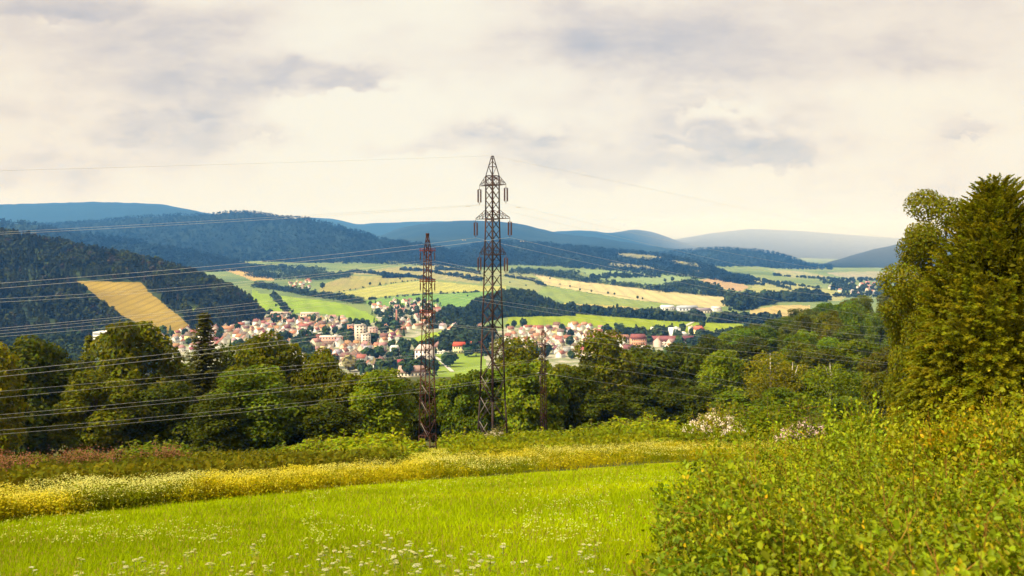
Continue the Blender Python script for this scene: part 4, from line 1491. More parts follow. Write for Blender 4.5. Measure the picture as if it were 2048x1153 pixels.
# areas of the town: polygon in the picture, number wanted, spacing, name for labels
AREAS = [
    ([(312, 690), (345, 668), (395, 655), (440, 662), (440, 705), (330, 705)], 34, 'under the golden field'),
    ([(428, 648), (520, 640), (560, 638), (600, 645), (600, 690), (500, 690), (430, 690)], 66, 'right of the tall spruce'),
    ([(560, 638), (700, 640), (735, 648), (745, 662), (690, 672), (600, 668)], 84, 'below the left meadow'),
    ([(600, 668), (700, 680), (770, 690), (760, 738), (690, 738), (620, 700)], 74, 'in the dense town centre'),
    ([(740, 612), (800, 600), (872, 606), (880, 628), (800, 630), (750, 622)], 36, 'beside the green field'),
    ([(770, 640), (880, 632), (890, 660), (800, 690), (760, 680)], 34, 'around the brick chimney'),
    ([(1012, 664), (1110, 654), (1200, 655), (1230, 672), (1215, 715), (1110, 715), (1020, 690)], 80, 'below the lime meadow'),
    ([(1230, 694), (1300, 692), (1360, 690), (1300, 712), (1230, 715)], 8, 'below the long red roofed rows'),
    ([(575, 566), (618, 561), (625, 576), (590, 580)], 13, 'in the small upper village'),
    ([(1655, 575), (1720, 568), (1765, 575), (1740, 596), (1680, 596)], 20, 'in the hazy far village'),
    ([(890, 664), (905, 655), (925, 655), (990, 664), (985, 672), (900, 674)], 7, 'at the knoll foot'),
    ([(1255, 628), (1300, 634), (1330, 640), (1250, 636)], 5, 'among trees behind the lime meadow'),
]
KEEP_OUT = [[(690, 640), (745, 640), (745, 692), (690, 692)], [(905, 676), (962, 676), (962, 712), (905, 712)], [(805, 690), (868, 690), (868, 750), (790, 750)], [(808, 660), (893, 658), (893, 690), (808, 692)],
            [(585, 666), (690, 664), (690, 694), (600, 690)], [(1228, 664), (1400, 664), (1400, 690), (1228, 690)], [(868, 704), (966, 704), (966, 735), (868, 735)], [(378, 632), (506, 632), (506, 650), (378, 650)]]
spots = []
for poly, want, where in AREAS:
    xs, ys = [a for a, _ in poly], [b for _, b in poly]
    got = 0
    for _ in range(4000):
        if got >= want:
            break
        px, py = random.uniform(min(xs), max(xs)), random.uniform(min(ys), max(ys))
        if not inpoly(np.array([px]), np.array([py]), poly)[0] or any(inpoly(np.array([px]), np.array([py]), k)[0] for k in KEEP_OUT):
            continue
        d = hit(px, py)
        mind = 8.8 * F / d
        if any(((px - a) / mind) ** 2 + ((py - b) / (mind * .42)) ** 2 < 1 for a, b, *_ in spots):
            continue
        spots.append((px, py, d, where))
        got += 1
LM = [('the tall spruce', 408, 655), ('the beige apartment block', 715, 668), ('the brick chimney', 793, 640), ('the rusty pylon', 857, 680), ('the tall dark pylon', 985, 670),
      ('the lattice pole', 1087, 680), ('the pointed olive tree', 1208, 680), ('the golden field', 330, 655), ('the red roofed yellow school', 925, 695), ('the long white roofed hall', 620, 672),
      ('the white cube building', 1352, 668), ('the lime meadow', 1120, 645), ('the left meadow', 650, 630), ('the terrace rows', 500, 640), ('the bare yellow tree', 705, 725), ('the maroon roofed villa', 797, 730)]
spots.sort(key=lambda q: q[2])
vill = [q for q in spots if 'village' in q[3]]
near_ = [q for q in spots if 'village' not in q[3]]
spots = near_[:292 - len(vill)] + vill
leftover = near_[292 - len(vill):]
for px, py, d, where in spots:
    far = d > 1900
    wall = random.choices(list(WALLS), [52, 22, 9, 8, 5, 5])[0]
    roof = random.choices(list(ROOFS), [27, 15, 20, 20, 13, 8])[0]
    ti = random.choices(range(5), [26, 30, 20, 12, 12])[0]
    if 'hazy' in where:
        wall, roof, ti = random.choice(['white', 'white', 'cream']), random.choice(['grey', 'pink red', 'orange']), random.choice([0, 1, 4])
    rz = random.choice([.35, .35 + math.pi / 2, -.5, 1.2]) + random.uniform(-.25, .25)
    e = make_house(px, py, ti, wall, roof, rz, random.uniform(.66, .92) * (1.25 if 'hazy' in where else 1.0), 4 if d < 1180 and 300 < len(where) * 99 else 0, d=d, chimney=d < 1700)
    desc = '%s%s house with %s%s roof' % (HT[ti][0] + ' ' if HT[ti][0] else '', wall, 'hipped ' if ti == 2 else '', roof)
    HOUSES.append((px, py, e, desc, where))


def rel(px, py, skip=0):
    c = sorted(LM, key=lambda q: (q[1] - px) ** 2 + ((q[2] - py) * 2) ** 2)[skip]
    dx, dy = px - c[1], py - c[2]
    if abs(dx) > abs(dy) * 1.6:
        s = 'right of' if dx > 0 else 'left of'
    else:
        s = 'in front of' if dy > 0 else 'behind'
    r = math.hypot(dx, dy * 2)
    return ('just ' if r < 28 else 'well ' if r > 70 else '') + s + ' ' + c[0]


used = {}
for h in HOUSES:
    used.setdefault(h[3], []).append(h)
final = {}
for desc, hs in used.items():
    for h in hs:
        px, py, e, _, where = h
        opts = ['%s %s' % (desc, where), '%s %s' % (desc, rel(px, py)), '%s %s' % (desc, rel(px, py, 1))]
        near = sorted((q for q in HOUSES if q is not h), key=lambda q: (q[0] - px) ** 2 + ((q[1] - py) * 2) ** 2)[:4]
        for q in near:
            opts.append('%s %s a %s' % (desc, ('left of' if q[0] > px else 'right of') if abs(q[0] - px) > abs(q[1] - py) * 1.5 else ('in front of' if q[1] < py else 'behind'), q[3]))
        same_where = [q for q in hs if q[4] == where]
        if len(same_where) == 1:
            lab = opts[0]
        else:
            lab = None
            for o_ in opts[1:]:
                if o_ not in final:
                    lab = o_
                    break
            if lab is None:
                order = sorted(same_where, key=lambda q: q[0])
                lab = '%s, %s %s' % (desc, ['leftmost', 'second from left', 'third from left', 'fourth from left', 'fifth from left', 'sixth from left'][min(5, order.index(h))], where)
        final[lab] = h
        tag(e, lab, 'house', None, 'houses of the town in the valley')


if leftover:
    # the smallest, farthest houses as one mass
    fm, fnt, fout = new_mat('far_house')
    fa = nd(fnt, 'ShaderNodeAttribute', attribute_name='tint')
    fp = nd(fnt, 'ShaderNodeBsdfPrincipled')
    fp.inputs['Roughness'].default_value = .85
    fnt.links.new(fa.outputs['Color'], fp.inputs['Base Color'])
    fnt.links.new(fp.outputs[0], fout.inputs[0])
    fv, fq, ft = [], [], []
    off = 0
    for px, py, d, where in leftover:
        wc = random.choices(list(WALLS.values()), [52, 22, 9, 8, 5, 5])[0]
        rc_ = random.choices(list(ROOFS.values()), [27, 15, 20, 20, 13, 8])[0]
        w_, l_, h_, r_h = random.uniform(6, 8.5), random.uniform(8, 11), random.uniform(3.5, 5.5), random.uniform(2.6, 3.8)
        a = random.choice([.35, .35 + math.pi / 2, -.5]) + random.uniform(-.25, .25)
        c_, s_ = math.cos(a), math.sin(a)
        x0, z0 = (px - CX) / F * d, float(zg(px, d))
        x, y = w_ / 2, l_ / 2
        loc = [(-x, -y, -1.5), (x, -y, -1.5), (x, y, -1.5), (-x, y, -1.5), (-x, -y, h_), (x, -y, h_), (x, y, h_), (-x, y, h_), (0, -y, h_ + r_h), (0, y, h_ + r_h)]
        o_ = .4
        e_ = h_ - o_ * r_h / x + .12
        loc += [(x + o_, -y - .3, e_), (x + o_, y + .3, e_), (0, y + .3, h_ + r_h + .15), (0, -y - .3, h_ + r_h + .15), (-x - o_, y + .3, e_), (-x - o_, -y - .3, e_), (0, -y - .3, h_ + r_h + .15), (0, y + .3, h_ + r_h + .15)]
        fv += [(x0 + q[0] * c_ - q[1] * s_, d + q[0] * s_ + q[1] * c_, z0 + q[2]) for q in loc]
        fq += [[off + k for k in q] for q in ((0, 1, 5, 4), (1, 2, 6, 5), (2, 3, 7, 6), (3, 0, 4, 7), (4, 5, 8, 8), (6, 7, 9, 9), (10, 11, 12, 13), (14, 15, 16, 17))]
        ft += [wc] * 10 + [rc_] * 8
        off += 18
    fq4 = np.array([q for q in fq if q[2] != q[3]])
    fq3 = np.array([q[:3] for q in fq if q[2] == q[3]])
    tag(obj('distant_houses', mk_mesh('distant_houses', fv, [fq4, fq3], fm, np.array(ft))), 'smallest houses in the farthest rows of the town', 'houses', 'stuff')

# larger buildings -------------------------------------------------------
def building(name, label, px, py, wpx, hpx, depth, wall, roof, rows, cols, kind='flat', rz=0.0, cat='building', rh=3.0, d=None, band=None):
    """big building: front face centred on px, foot at py, size in px of the photograph"""
    d = d or hit(px, py)
    w, h = wpx / F * d, hpx / F * d
    e = empty(name, ((px - CX) / F * d, d, float(zg(px, d))), rz)
    m = MB()
    m.box((0, depth / 2, h / 2 - 1), (w, depth, h + 2))
    wo = obj('wall', m.mesh('wall', M_PLASTER), e, color=wall)
    m = MB()
    if kind == 'flat':
        m.box((0, depth / 2, h + .22), (w + .5, depth + .5, .4))
        m.box((w * .2, depth * .5, h + 1.1), (w * .18, depth * .4, 1.4))
        m2 = m.mesh('roof', M_ROOF)
    else:
        # ridge along the front
        x, y = w / 2 + .5, depth / 2 + .6
        V = [(-x, -y + depth / 2, h - .1), (x, -y + depth / 2, h - .1), (x, y + depth / 2, h - .1), (-x, y + depth / 2, h - .1), (-x + kind * rh, depth / 2, h + rh), (x - kind * rh, depth / 2, h + rh)]
        m2 = mk_mesh('roof', V, [np.array([(0, 1, 5, 4), (2, 3, 4, 5), (0, 3, 2, 1)]), np.array([(1, 2, 5), (3, 0, 4)])], M_ROOF)
    obj('roof', m2, e, color=roof)
    if band:
        m = MB()
        for r in range(rows):
            m.box((0, -.06, h * (r + .5) / rows), (w - 1, .1, h / rows * .42))
        obj('window_band', m.mesh('window_band', M_WINDOW), e)
    else:
        for r in range(rows):
            for c in range(cols):
                z = h * (r + .55) / rows
                sz = (w / cols * .45, .12, h / rows * .46)
                obj('window', winmesh(sz), e, (-w / 2 + w * (c + .5) / cols, -.03, z))
    tag(e, label, cat)
    return e


W_, CR, PK, YE, OR, GR = WALLS['white'], WALLS['cream'], WALLS['pale pink'], WALLS['yellow'], (.62, .22, .10), WALLS['grey']
building('hospital_building', 'white three storey building with dark window bands by the left wood', 205, 672, 42, 19, 26, (.80, .78, .72), (.6, .58, .54), 3, 1, 'flat', -.15, d=1160, band=True)
building('apartment_block', 'tall beige apartment block in the middle of the town', 722, 690, 21, 38, 14, (.66, .55, .42), (.45, .4, .35), 7, 3, 'flat', .3)
building('apartment_block', 'lower beige apartment block in front of the tall one', 733, 694, 17, 24, 12, (.70, .60, .48), (.5, .45, .4), 5, 3, 'flat', .3)
building('apartment_block', 'orange and grey apartment block left of the tall beige one', 703, 672, 15, 20, 12, (.55, .20, .10), (.4, .3, .28), 5, 2, 'flat', .25)
building('apartment_block', 'pink apartment row right of the tall beige block', 747, 678, 18, 22, 12, (.62, .36, .30), (.5, .4, .36), 5, 3, 'flat', .3)
building('hall', 'long hall with a pale barrel roof in the middle of the town', 607, 676, 30, 7, 26, W_, (.62, .60, .55), 1, 5, .6, .12, rh=4.0)
building('factory', 'low red roofed factory wing right of the pale roofed hall', 625, 686, 34, 8, 20, PK, ROOFS['red'], 1, 6, .5, .12, rh=4)
building('factory', 'long pink building with a flat pale roof right of the factory wing', 662, 688, 46, 13, 16, (.60, .33, .26), (.66, .6, .55), 2, 8, 'flat', .12)
building('office_block', 'white stair tower between the hall and the long pink building', 640, 682, 9, 14, 8, W_, (.6, .58, .55), 3, 2, 'flat', .12)
building('school', 'yellow school with a red hipped roof facing the lawn, left wing', 919, 709, 26, 16, 12, (.74, .64, .34), (.48, .08, .04), 2, 5, .3, .1, rh=4.2)
building('school', 'yellow school wing with a red hipped roof partly behind a tree', 951, 708, 24, 16, 12, (.74, .64, .34), (.48, .08, .04), 2, 5, .3, -.05, rh=4.2)
building('manor', 'white building with a dark red roof rising behind the yellow school', 932, 694, 26, 13, 16, W_, (.30, .04, .04), 2, 4, .4, -.15, rh=4)
building('white_villa', 'white four storey villa among dark trees left of the rusty pylon', 790, 716, 18, 18, 13, (.80, .78, .70), (.60, .57, .5), 3, 4, .6, .2, rh=3)
building('pale_block', 'pale block with a side gable directly behind the rusty pylon', 845, 735, 32, 34, 16, (.74, .64, .58), (.55, .42, .38), 4, 4, .5, -.2, rh=5)
building('maroon_villa', 'pale pink villa with a maroon hipped roof in the front of the town', 800, 738, 20, 10, 12, PK, (.26, .05, .06), 2, 4, .5, .15, rh=3.6)
building('workshop', 'long low workshop with a tan roof below the maroon roofed villa', 822, 755, 54, 10, 17, CR, (.42, .26, .20), 1, 8, .3, .08, rh=5)
building('bungalow', 'house with a wide brown hipped roof left of the yellow school', 882, 700, 28, 6, 17, CR, (.25, .14, .12), 1, 5, 1.2, .2, 'house', rh=6.5)
building('low_wall_building', 'long low white store along the lawn left of the yellow school', 880, 709, 34, 4, 6, W_, (.7, .67, .6), 1, 6, 'flat', 0)
building('row_building', 'long row with a red mansard roof and an orange front right of the pointed tree', 1278, 697, 30, 19, 14, (.60, .30, .18), (.22, .07, .06), 3, 7, .25, .05, rh=5)
building('row_building', 'pale row with an orange roof left of the orange fronted row', 1243, 688, 34, 9, 14, CR, (.42, .20, .12), 2, 7, .25, .05, rh=5)
building('row_building', 'long low row with a maroon roof below the white cube building', 1345, 690, 92, 8, 14, PK, (.20, .07, .07), 2, 16, .2, .04, rh=5.5)
building('white_block', 'white block standing right of the pointed olive tree', 1243, 706, 16, 26, 12, (.80, .78, .68), (.65, .6, .52), 4, 3, 'flat', .05)
building('white_cube', 'white cube building at the edge of the lime meadow', 1352, 676, 19, 18, 16, (.80, .78, .74), (.68, .68, .68), 3, 1, 'flat', .1)
building('arched_hall', 'low white hall with a dark curved front beside the white cube', 1367, 680, 20, 9, 14, (.78, .74, .66), (.70, .66, .60), 1, 1, .8, .1, rh=4, band=True)
building('tower_house', 'pale tower beside the red roofed yellow house on the meadow', 1384, 672, 8, 17, 9, (.72, .66, .54), (.55, .42, .34), 3, 2, 'flat', .1)
building('yellow_house', 'large yellow house with a red roof at the right end of the town', 1400, 675, 20, 15, 14, (.76, .60, .26), (.50, .13, .08), 3, 4, .6, .1, 'house', rh=4.5)
building('pink_block', 'pale pink block behind dark trees left of the white cube', 1315, 668, 22, 11, 12, (.74, .62, .55), (.7, .62, .55), 2, 5, 'flat', .05)
for i, (px, py, wpx, hpx, wall, roof, lab) in enumerate([(1338, 622, 26, 6, W_, (.66, .64, .62), 'white shed at the left end of the factory yard on the tan field'), (1378, 624, 40, 7, (.5, .5, .52), (.36, .38, .42), 'wide grey roofed factory shed behind the tree belt'),
                                                          (1408, 628, 34, 6, CR, (.25, .20, .22), 'dark roofed factory shed behind the tree belt'), (1436, 624, 16, 6, W_, (.62, .55, .48), 'small white shed at the right end of the factory yard')]):
    building('factory_shed', lab, px, py, wpx, hpx, 30, wall, roof, 1, 6, .3, .05, 'shed', rh=4)
for px, py, wpx, hpx, wall, roof, lab in [(392, 643, 16, 12, CR, (.5, .2, .12), 'cream end house of the terrace left of the tall spruce'), (450, 642, 42, 8, PK, (.52, .17, .09), 'pink terrace row with orange roofs right of the tall spruce'),
                                          (508, 637, 32, 6, W_, (.55, .45, .4), 'white terrace row at the top edge of the town'), (560, 634, 40, 6, W_, (.5, .35, .28), 'white terrace row under the left meadow'),
                                          (618, 635, 36, 6, CR, (.55, .42, .36), 'cream terrace row under the left meadow')]:
    building('terrace', lab, px, py, wpx, hpx, 10, wall, roof, 1, 6, .1, -.05, 'house', rh=3.2)
d = hit(793, 651)
e = empty('factory_chimney', ((793 - CX) / F * d, d, float(zg(793, d))))
m = MB()
hc = 32 / F * d
m.tube([(0, 0, -1), (0, 0, hc)], [1.7, 1.15], 12)
obj('shaft', m.mesh('shaft', rough_material('chimney_brick', (.34, .14, .10), (.42, .2, .15), 2, .9)), e)
m = MB()
m.tube([(0, 0, hc - 1.2), (0, 0, hc + .05)], [1.4, 1.4], 12)
obj('rim', m.mesh('rim', M_CONC), e)
tag(e, 'slender brick factory chimney rising between the trees of the old town', 'chimney')

# lane across the lime meadow and lanes in the town, sheets on the ground
M_LANE = rough_material('pale_lane', (.42, .38, .32), (.48, .44, .38), .3, .9)


def lane(pts, w, label, name='lane'):
    P3 = []
    for a, b in zip(pts[:-1], pts[1:]):
        da, db = hit(*a), hit(*b)
        for i in range(13):
            f = i / 12
            px, d = a[0] + (b[0] - a[0]) * f, da + (db - da) * f
            P3.append(Vector(((px - CX) / F * d, d, float(zg(px, d)) + .45)))
    V, Q = [], []
    for i, p in enumerate(P3):
        t = (P3[min(i + 1, len(P3) - 1)] - P3[max(i - 1, 0)])
        if t.length < 1e-6:
            t = Vector((1, 0, 0))
        nrm = Vector((-t.y, t.x, 0)).normalized() * w / 2
        V += [tuple(p - nrm), tuple(p + nrm)]
        if i:
            Q.append((2 * i - 2, 2 * i, 2 * i + 1, 2 * i - 1))
    tag(obj(name, mk_mesh(name, V, [np.array(Q)], M_LANE)), label, 'lane', 'structure')


lane([(1345, 664), (1372, 652), (1388, 644)], 5, 'pale lane crossing the lime meadow to the tree belt')
lane([(866, 712), (880, 722), (905, 745)], 4, 'pale path beside the lawn in front of the school')
lane([(600, 704), (690, 706), (760, 694), (800, 690)], 7, 'street through the middle of the town')
lane([(1030, 700), (1120, 694), (1210, 698)], 6, 'street through the right part of the town')

# trees between the houses
TT = []
TREES_ = []
tree_areas = [([(300, 700), (320, 668), (440, 640), (560, 634), (740, 650), (760, 700), (760, 745), (640, 740), (580, 700)], 170), ([(740, 612), (880, 602), (895, 690), (860, 705), (760, 690), (745, 640)], 100),
              ([(700, 690), (870, 690), (870, 755), (720, 755)], 56), ([(1005, 658), (1230, 652), (1300, 664), (1400, 664), (1400, 720), (1010, 720)], 84)]
KO2 = [KEEP_OUT[3], KEEP_OUT[6]]
for poly, want in tree_areas:
    xs, ys = [a for a, _ in poly], [b for _, b in poly]
    got = 0
    for _ in range(5000):
        if got >= want:
            break
        px, py = random.uniform(min(xs), max(xs)), random.uniform(min(ys), max(ys))
        if not inpoly(np.array([px]), np.array([py]), poly)[0] or any(inpoly(np.array([px]), np.array([py]), k)[0] for k in KO2):
            continue
        d = hit(px, py)
        k = 8.0 * F / d
        if any(((px - h[0]) / k) ** 2 + ((py - h[1]) / (k * .45)) ** 2 < 1 for h in HOUSES) or any(((px - a) / (k * .7)) ** 2 + ((py - b) / (k * .3)) ** 2 < 1 for a, b in TT):
            continue
        TT.append((px, py))
        got += 1
        kind = random.choices([0, 1, 2], [45, 35, 20])[0]
        col = random.choice([(.030, .055, .020), (.042, .065, .018), (.05, .085, .018), (.028, .046, .022)])
        word = 'dark pointed tree' if kind == 2 else 'round dark green tree' if col[1] < .06 else 'round green tree'
        near = min(HOUSES, key=lambda q: (q[0] - px) ** 2 + ((q[1] - py) * 2) ** 2)
        lab = '%s %s' % (word, rel(px, py))
        TREES_.append((d, px, py, random.uniform(7.5, 13.5) * (1.15 if kind == 2 else 1), lab, kind, col))
TREES_.sort(key=lambda q: q[0])
for d, px, py, h, lab, kind, col in TREES_[:285]:
    field_tree(px, py, h, lab, kind, 'tree', 'trees between the houses of the town', col, 'town_tree', .75 if kind == 2 else 1.1)
rest = TREES_[285:]
if rest:
    pos = np.array([((q[1] - CX) / F * q[0], q[0], float(zg(q[1], q[0])) - .1) for q in rest])
    o = scatter('distant_town_trees', pos, np.array([q[3] for q in rest]), FPD + FPC[:1], np.array([q[6] for q in rest]), M_FAR, 1.05)
    tag(o, 'small trees among the farthest houses of the town', 'trees', 'stuff')
for px, py, h, k, col, lab in [(938, 715, 15, 0, (.035, .07, .025), 'big round tree in front of the red roofed yellow school'), (700, 745, 17, 1, (.26, .22, .09), 'bare looking pale yellow tree in front of the town'),
                               (895, 735, 15, 0, (.04, .075, .02), 'round tree at the near edge of the school lawn'), (905, 728, 13, 1, (.05, .07, .025), 'grey green tree on the school lawn'),
                               (757, 722, 16, 1, (.035, .065, .02), 'large dark tree right of the dense middle of the town'), (735, 725, 15, 0, (.04, .07, .02), 'dark tree beside the bare yellow tree'),
                               (790, 668, 20, 1, (.05, .085, .03), 'tall broad tree in front of the brick chimney'), (745, 692, 13, 0, (.03, .055, .02), 'dark tree right of the beige apartment blocks'),
                               (694, 668, 16, 1, (.02, .04, .02), 'very dark round tree left of the beige apartment block'), (775, 655, 18, 0, (.025, .05, .025), 'dark tree group member left of the brick chimney')]:
    field_tree(px, py, h, lab, k, 'tree', 'trees between the houses of the town', col, 'town_tree', 1.25)

# ------------------------------------------------------------------ meadow grass, flower strip, undergrowth
def ground_pts(px, d):
    return np.stack([(px - CX) / F * d, d, zg(px, d)], 1)


def img_depth(px, py):
    """depth on the near slope for arrays of picture positions"""
    d = np.full(len(px), 10.0)
    for _ in range(40):
        z = zg(px, d)
        dn = F * (-z) / np.maximum(py - HY, 40)
        d = d + (np.clip(dn, 2, 80) - d) * .35
    return d


# grass: even over the picture, so finer and denser close by
n = 430000
px = np.where(rng.random(n) < .74, rng.uniform(-120, 1480, n), np.where(rng.random(n) < .5, rng.uniform(-1000, -120, n), rng.uniform(1480, 2500, n)))
lo = HY - F * zg(px, edge_d(px) + 1) / (edge_d(px) + 1)
u = rng.random(n)
py = lo + (1235 - lo) * u
d = img_depth(px, py)
b = ground_pts(px, d)
hgt = (.05 + .10 * rng.random(n) ** 2) * (1 + .5 * (fbm(b[:, 0] / 1.7, b[:, 1] / 1.7, 3, 21) - .5))
wid = .0025 + d * .00045
a = rng.uniform(0, 6.283, n)
dirx, diry = np.cos(a), np.sin(a)
lean = rng.normal(0, .45, (n, 2)) * hgt[:, None]
V = np.stack([b - np.stack([dirx * wid, diry * wid, 0 * wid + .01], 1), b + np.stack([dirx * wid, diry * wid, 0 * wid - .01], 1),
              b + np.stack([lean[:, 0], lean[:, 1], hgt], 1)], 1).reshape(-1, 3)
pt = fbm(b[:, 0] / 2.3, b[:, 1] / 2.3, 4, 23)
pt2 = fbm(b[:, 0] / 9, b[:, 1] / 6, 3, 29)
v = (.75 + .5 * rng.random(n)) * (.72 + .56 * pt) * (.68 + .64 * pt2)
yel = np.clip((pt2 - .45) * 2 + rng.normal(0, .25, n), 0, 1)
col = np.stack([v * (.285 + .09 * yel), v * (.375 + .0 * yel), v * .001], 1)
# dry stalks and seed heads between the blades
m_ = rng.random(n) < .010
bs, ds = b[m_], d[m_]
ns = len(bs)
hs_ = rng.uniform(.10, .24, ns)
ws_ = .0016 + ds * .00028
ln_ = rng.normal(0, .18, (ns, 2)) * hs_[:, None]
tp_ = bs + np.stack([ln_[:, 0], ln_[:, 1], hs_], 1)
V2 = np.stack([bs - np.stack([ws_, 0 * ws_, 0 * ws_], 1), bs + np.stack([ws_, 0 * ws_, 0 * ws_], 1), tp_], 1).reshape(-1, 3)
V3 = np.stack([tp_ - np.stack([ws_ * 2, 0 * ws_, .03 + 0 * ws_], 1), tp_ + np.stack([ws_ * 2, 0 * ws_, -.03 + 0 * ws_], 1), tp_ + np.array([0, 0, .02])], 1).reshape(-1, 3)
cs_ = np.array((.34, .30, .04)) * rng.uniform(.6, 1.2, ns)[:, None]
V = np.concatenate([V, V2, V3])
col = np.concatenate([col, cs_, cs_])
n = len(col)
o = obj('grass', mk_mesh('grass', V, [np.arange(3 * n).reshape(n, 3)], M_GRASS, np.repeat(col, 3, 0)), color=(1, 1, 1))
tag(o, 'short bright green grass of the sloping meadow', 'grass', 'stuff')


def plants(n, px, d, hmin, hmax, nl, leaf, col, top=None, ntop=0, topsize=.03, spread=.22, seedpt=31, topspread=.12, tjit=.15):
    """upright herb stems with leaves and, on top, small flowers: returns (V, Q, tint)"""
    b = ground_pts(px, d)
    h = rng.uniform(hmin, hmax, n)
    parts = []
    t = rng.random((n, nl)) ** .75
    off = rng.normal(size=(n, nl, 2)) * spread * (1.05 - .6 * t)[..., None]
    Pt = np.stack([b[:, None, 0] + off[..., 0], b[:, None, 1] + off[..., 1], b[:, None, 2] + t * h[:, None]], -1).reshape(-1, 3)
    N = rng.normal(size=Pt.shape) + np.array([0, -.3, .8])
    s = leaf * rng.uniform(.6, 1.4, len(Pt))
    v, q = leaves(Pt, N, s, s * .45, .2)
    tt = tintv(len(Pt), .65, 1.35, .2) * np.repeat(col, nl, 0)
    parts.append((v, q, np.repeat(tt, 4, 0)))
    # stems
    l = rng.normal(size=(n, 2)) * .06
    w = .004 + d * .00012
    V = np.stack([b + np.stack([-w, 0 * w, 0 * w - .05], 1), b + np.stack([w, 0 * w, 0 * w - .05], 1),
                  b + np.stack([l[:, 0] + w * .6, l[:, 1], h], 1), b + np.stack([l[:, 0] - w * .6, l[:, 1], h], 1)], 1).reshape(-1, 3)
    parts.append((V, np.arange(4 * n).reshape(n, 4), np.repeat(col * 1.1, 4, 0)))
    if ntop:
        c = b + np.stack([l[:, 0], l[:, 1], h], 1)
        Pt = c[:, None, :] + rng.normal(size=(n, ntop, 3)) * np.array([topspread, topspread, topspread * tjit])
        Pt = Pt.reshape(-1, 3)
        N = rng.normal(size=Pt.shape) * .35 + np.array([0, -.15, 1])
        s = topsize * rng.uniform(.6, 1.4, len(Pt))
        v, q = leaves(Pt, N, s, s * .85)
        parts.append((v, q, np.repeat(tintv(len(Pt), .8, 1.15, .1) * np.repeat(top, ntop, 0), 4, 0)))
    return parts


# flower strip along the meadow's edge
n = 19000
px = rng.uniform(-620, 1760, n)
dw = np.interp(px, [-260, 0, 500, 900, 1300, 1560], [3.2, 3.4, 3.8, 11, 18, 18])
u = rng.random(n) ** .8
d = edge_d(px) - .9 + 1.2 * fbm(px / 30, px * 0, 3, 77) + u * dw
b = ground_pts(px, d)
patchy = fbm(b[:, 0] / 2.2, b[:, 1] / 2.2, 4, 41)
yl = np.clip((patchy - .38) * 4, 0, 1)[:, None]
leafc = np.array((.17, .19, .003)) * (1 - yl) + np.array((.34, .30, .004)) * yl
topc = np.array((.56, .54, .15)) * (1 - yl) + np.array((.58, .49, .03)) * yl
front = np.clip(u * 3, .25, 1)
tall = .42 + .62 * fbm(b[:, 0] / 1.6 + 9, b[:, 1] / 1.6, 3, 43)
parts = plants(n, px, d, .30 * tall, .80 * tall, 13, .048, leafc * rng.uniform(.7, 1.15, n)[:, None])
k = rng.random(n) < .6
p2 = plants(int(k.sum()), px[k], d[k], .35 * tall[k], 1.0 * tall[k], 3, .045, leafc[k], topc[k], 11, .019, .15)
n3 = 2600
px3 = rng.uniform(806, 914, n3)
d3 = np.exp(rng.uniform(math.log(40), math.log(106), n3))
c3_ = np.array((.26, .26, .004)) * rng.uniform(.7, 1.1, n3)[:, None]
parts += plants(n3, px3, d3, .25, .55, 12, .09, c3_, np.tile((.56, .52, .08), (n3, 1)), 4, .035, .2)
V, Q, Tt = merge(parts + p2)
o = obj('flower_strip', mk_mesh('flower_strip', V, [Q], M_PETAL, Tt), color=(1, 1, 1))
tag(o, 'dense strip of yellow and white wild flowers along the meadow edge', 'wild flowers', 'stuff')

# dull undergrowth between the strip and the trees
n = 11000
px = rng.uniform(-650, 1300, n)
d0 = edge_d(px) + np.interp(px, [-260, 0, 500, 900, 1300], [2.8, 3, 3.4, 10, 16])
d1 = np.interp(px, [-300, 500, 620, 840, 900, 1300], [70, 68, 52, 54, 78, 84])
d = d0 + (d1 - d0) * rng.random(n) ** 1.3
m = ~((px > 812) & (px < 905))
px, d = px[m], d[m]
n = len(px)
b = ground_pts(px, d)
f = np.clip((fbm(b[:, 0] / 5, b[:, 1] / 5, 3, 47) - .35) * 3, 0, 1)[:, None]
bright = np.clip((px - 650) / 250, 0, 1)[:, None]
lc = (np.array((.085, .088, .005)) * (1 - f) + np.array((.14, .13, .006)) * f) * (1 - bright) + (np.array((.13, .15, .005)) * (1 - f) + np.array((.22, .23, .006)) * f) * bright
V, Q, Tt = merge(plants(n, px, d, .5, 1.15, 16, .11, lc, spread=.34))
o = obj('undergrowth', mk_mesh('undergrowth', V, [Q], M_PETAL, Tt), color=(1, 1, 1))
tag(o, 'dull olive nettles and weeds between the flower strip and the trees', 'undergrowth', 'stuff')
n = 3200
px = rng.uniform(880, 2300, n)
d = rng.uniform(52, 100, n)
m = ~((px < 1350) & (d < edge_d(px) + 24)) & ~((px < 905) & (d < 104))
px, d = px[m], d[m]
n = len(px)
b = ground_pts(px, d)
f = np.clip((fbm(b[:, 0] / 5, b[:, 1] / 5, 3, 48) - .35) * 3, 0, 1)[:, None]
V, Q, Tt = merge(plants(n, px, d, .8, 1.7, 18, .16, np.array((.12, .145, .005)) * (1 - f) + np.array((.20, .225, .006)) * f, spread=.4))
o = obj('undergrowth', mk_mesh('undergrowth', V, [Q], M_PETAL, Tt), color=(1, 1, 1))
tag(o, 'bright green weeds around the foot of the tall pylon and right of it', 'undergrowth', 'stuff')

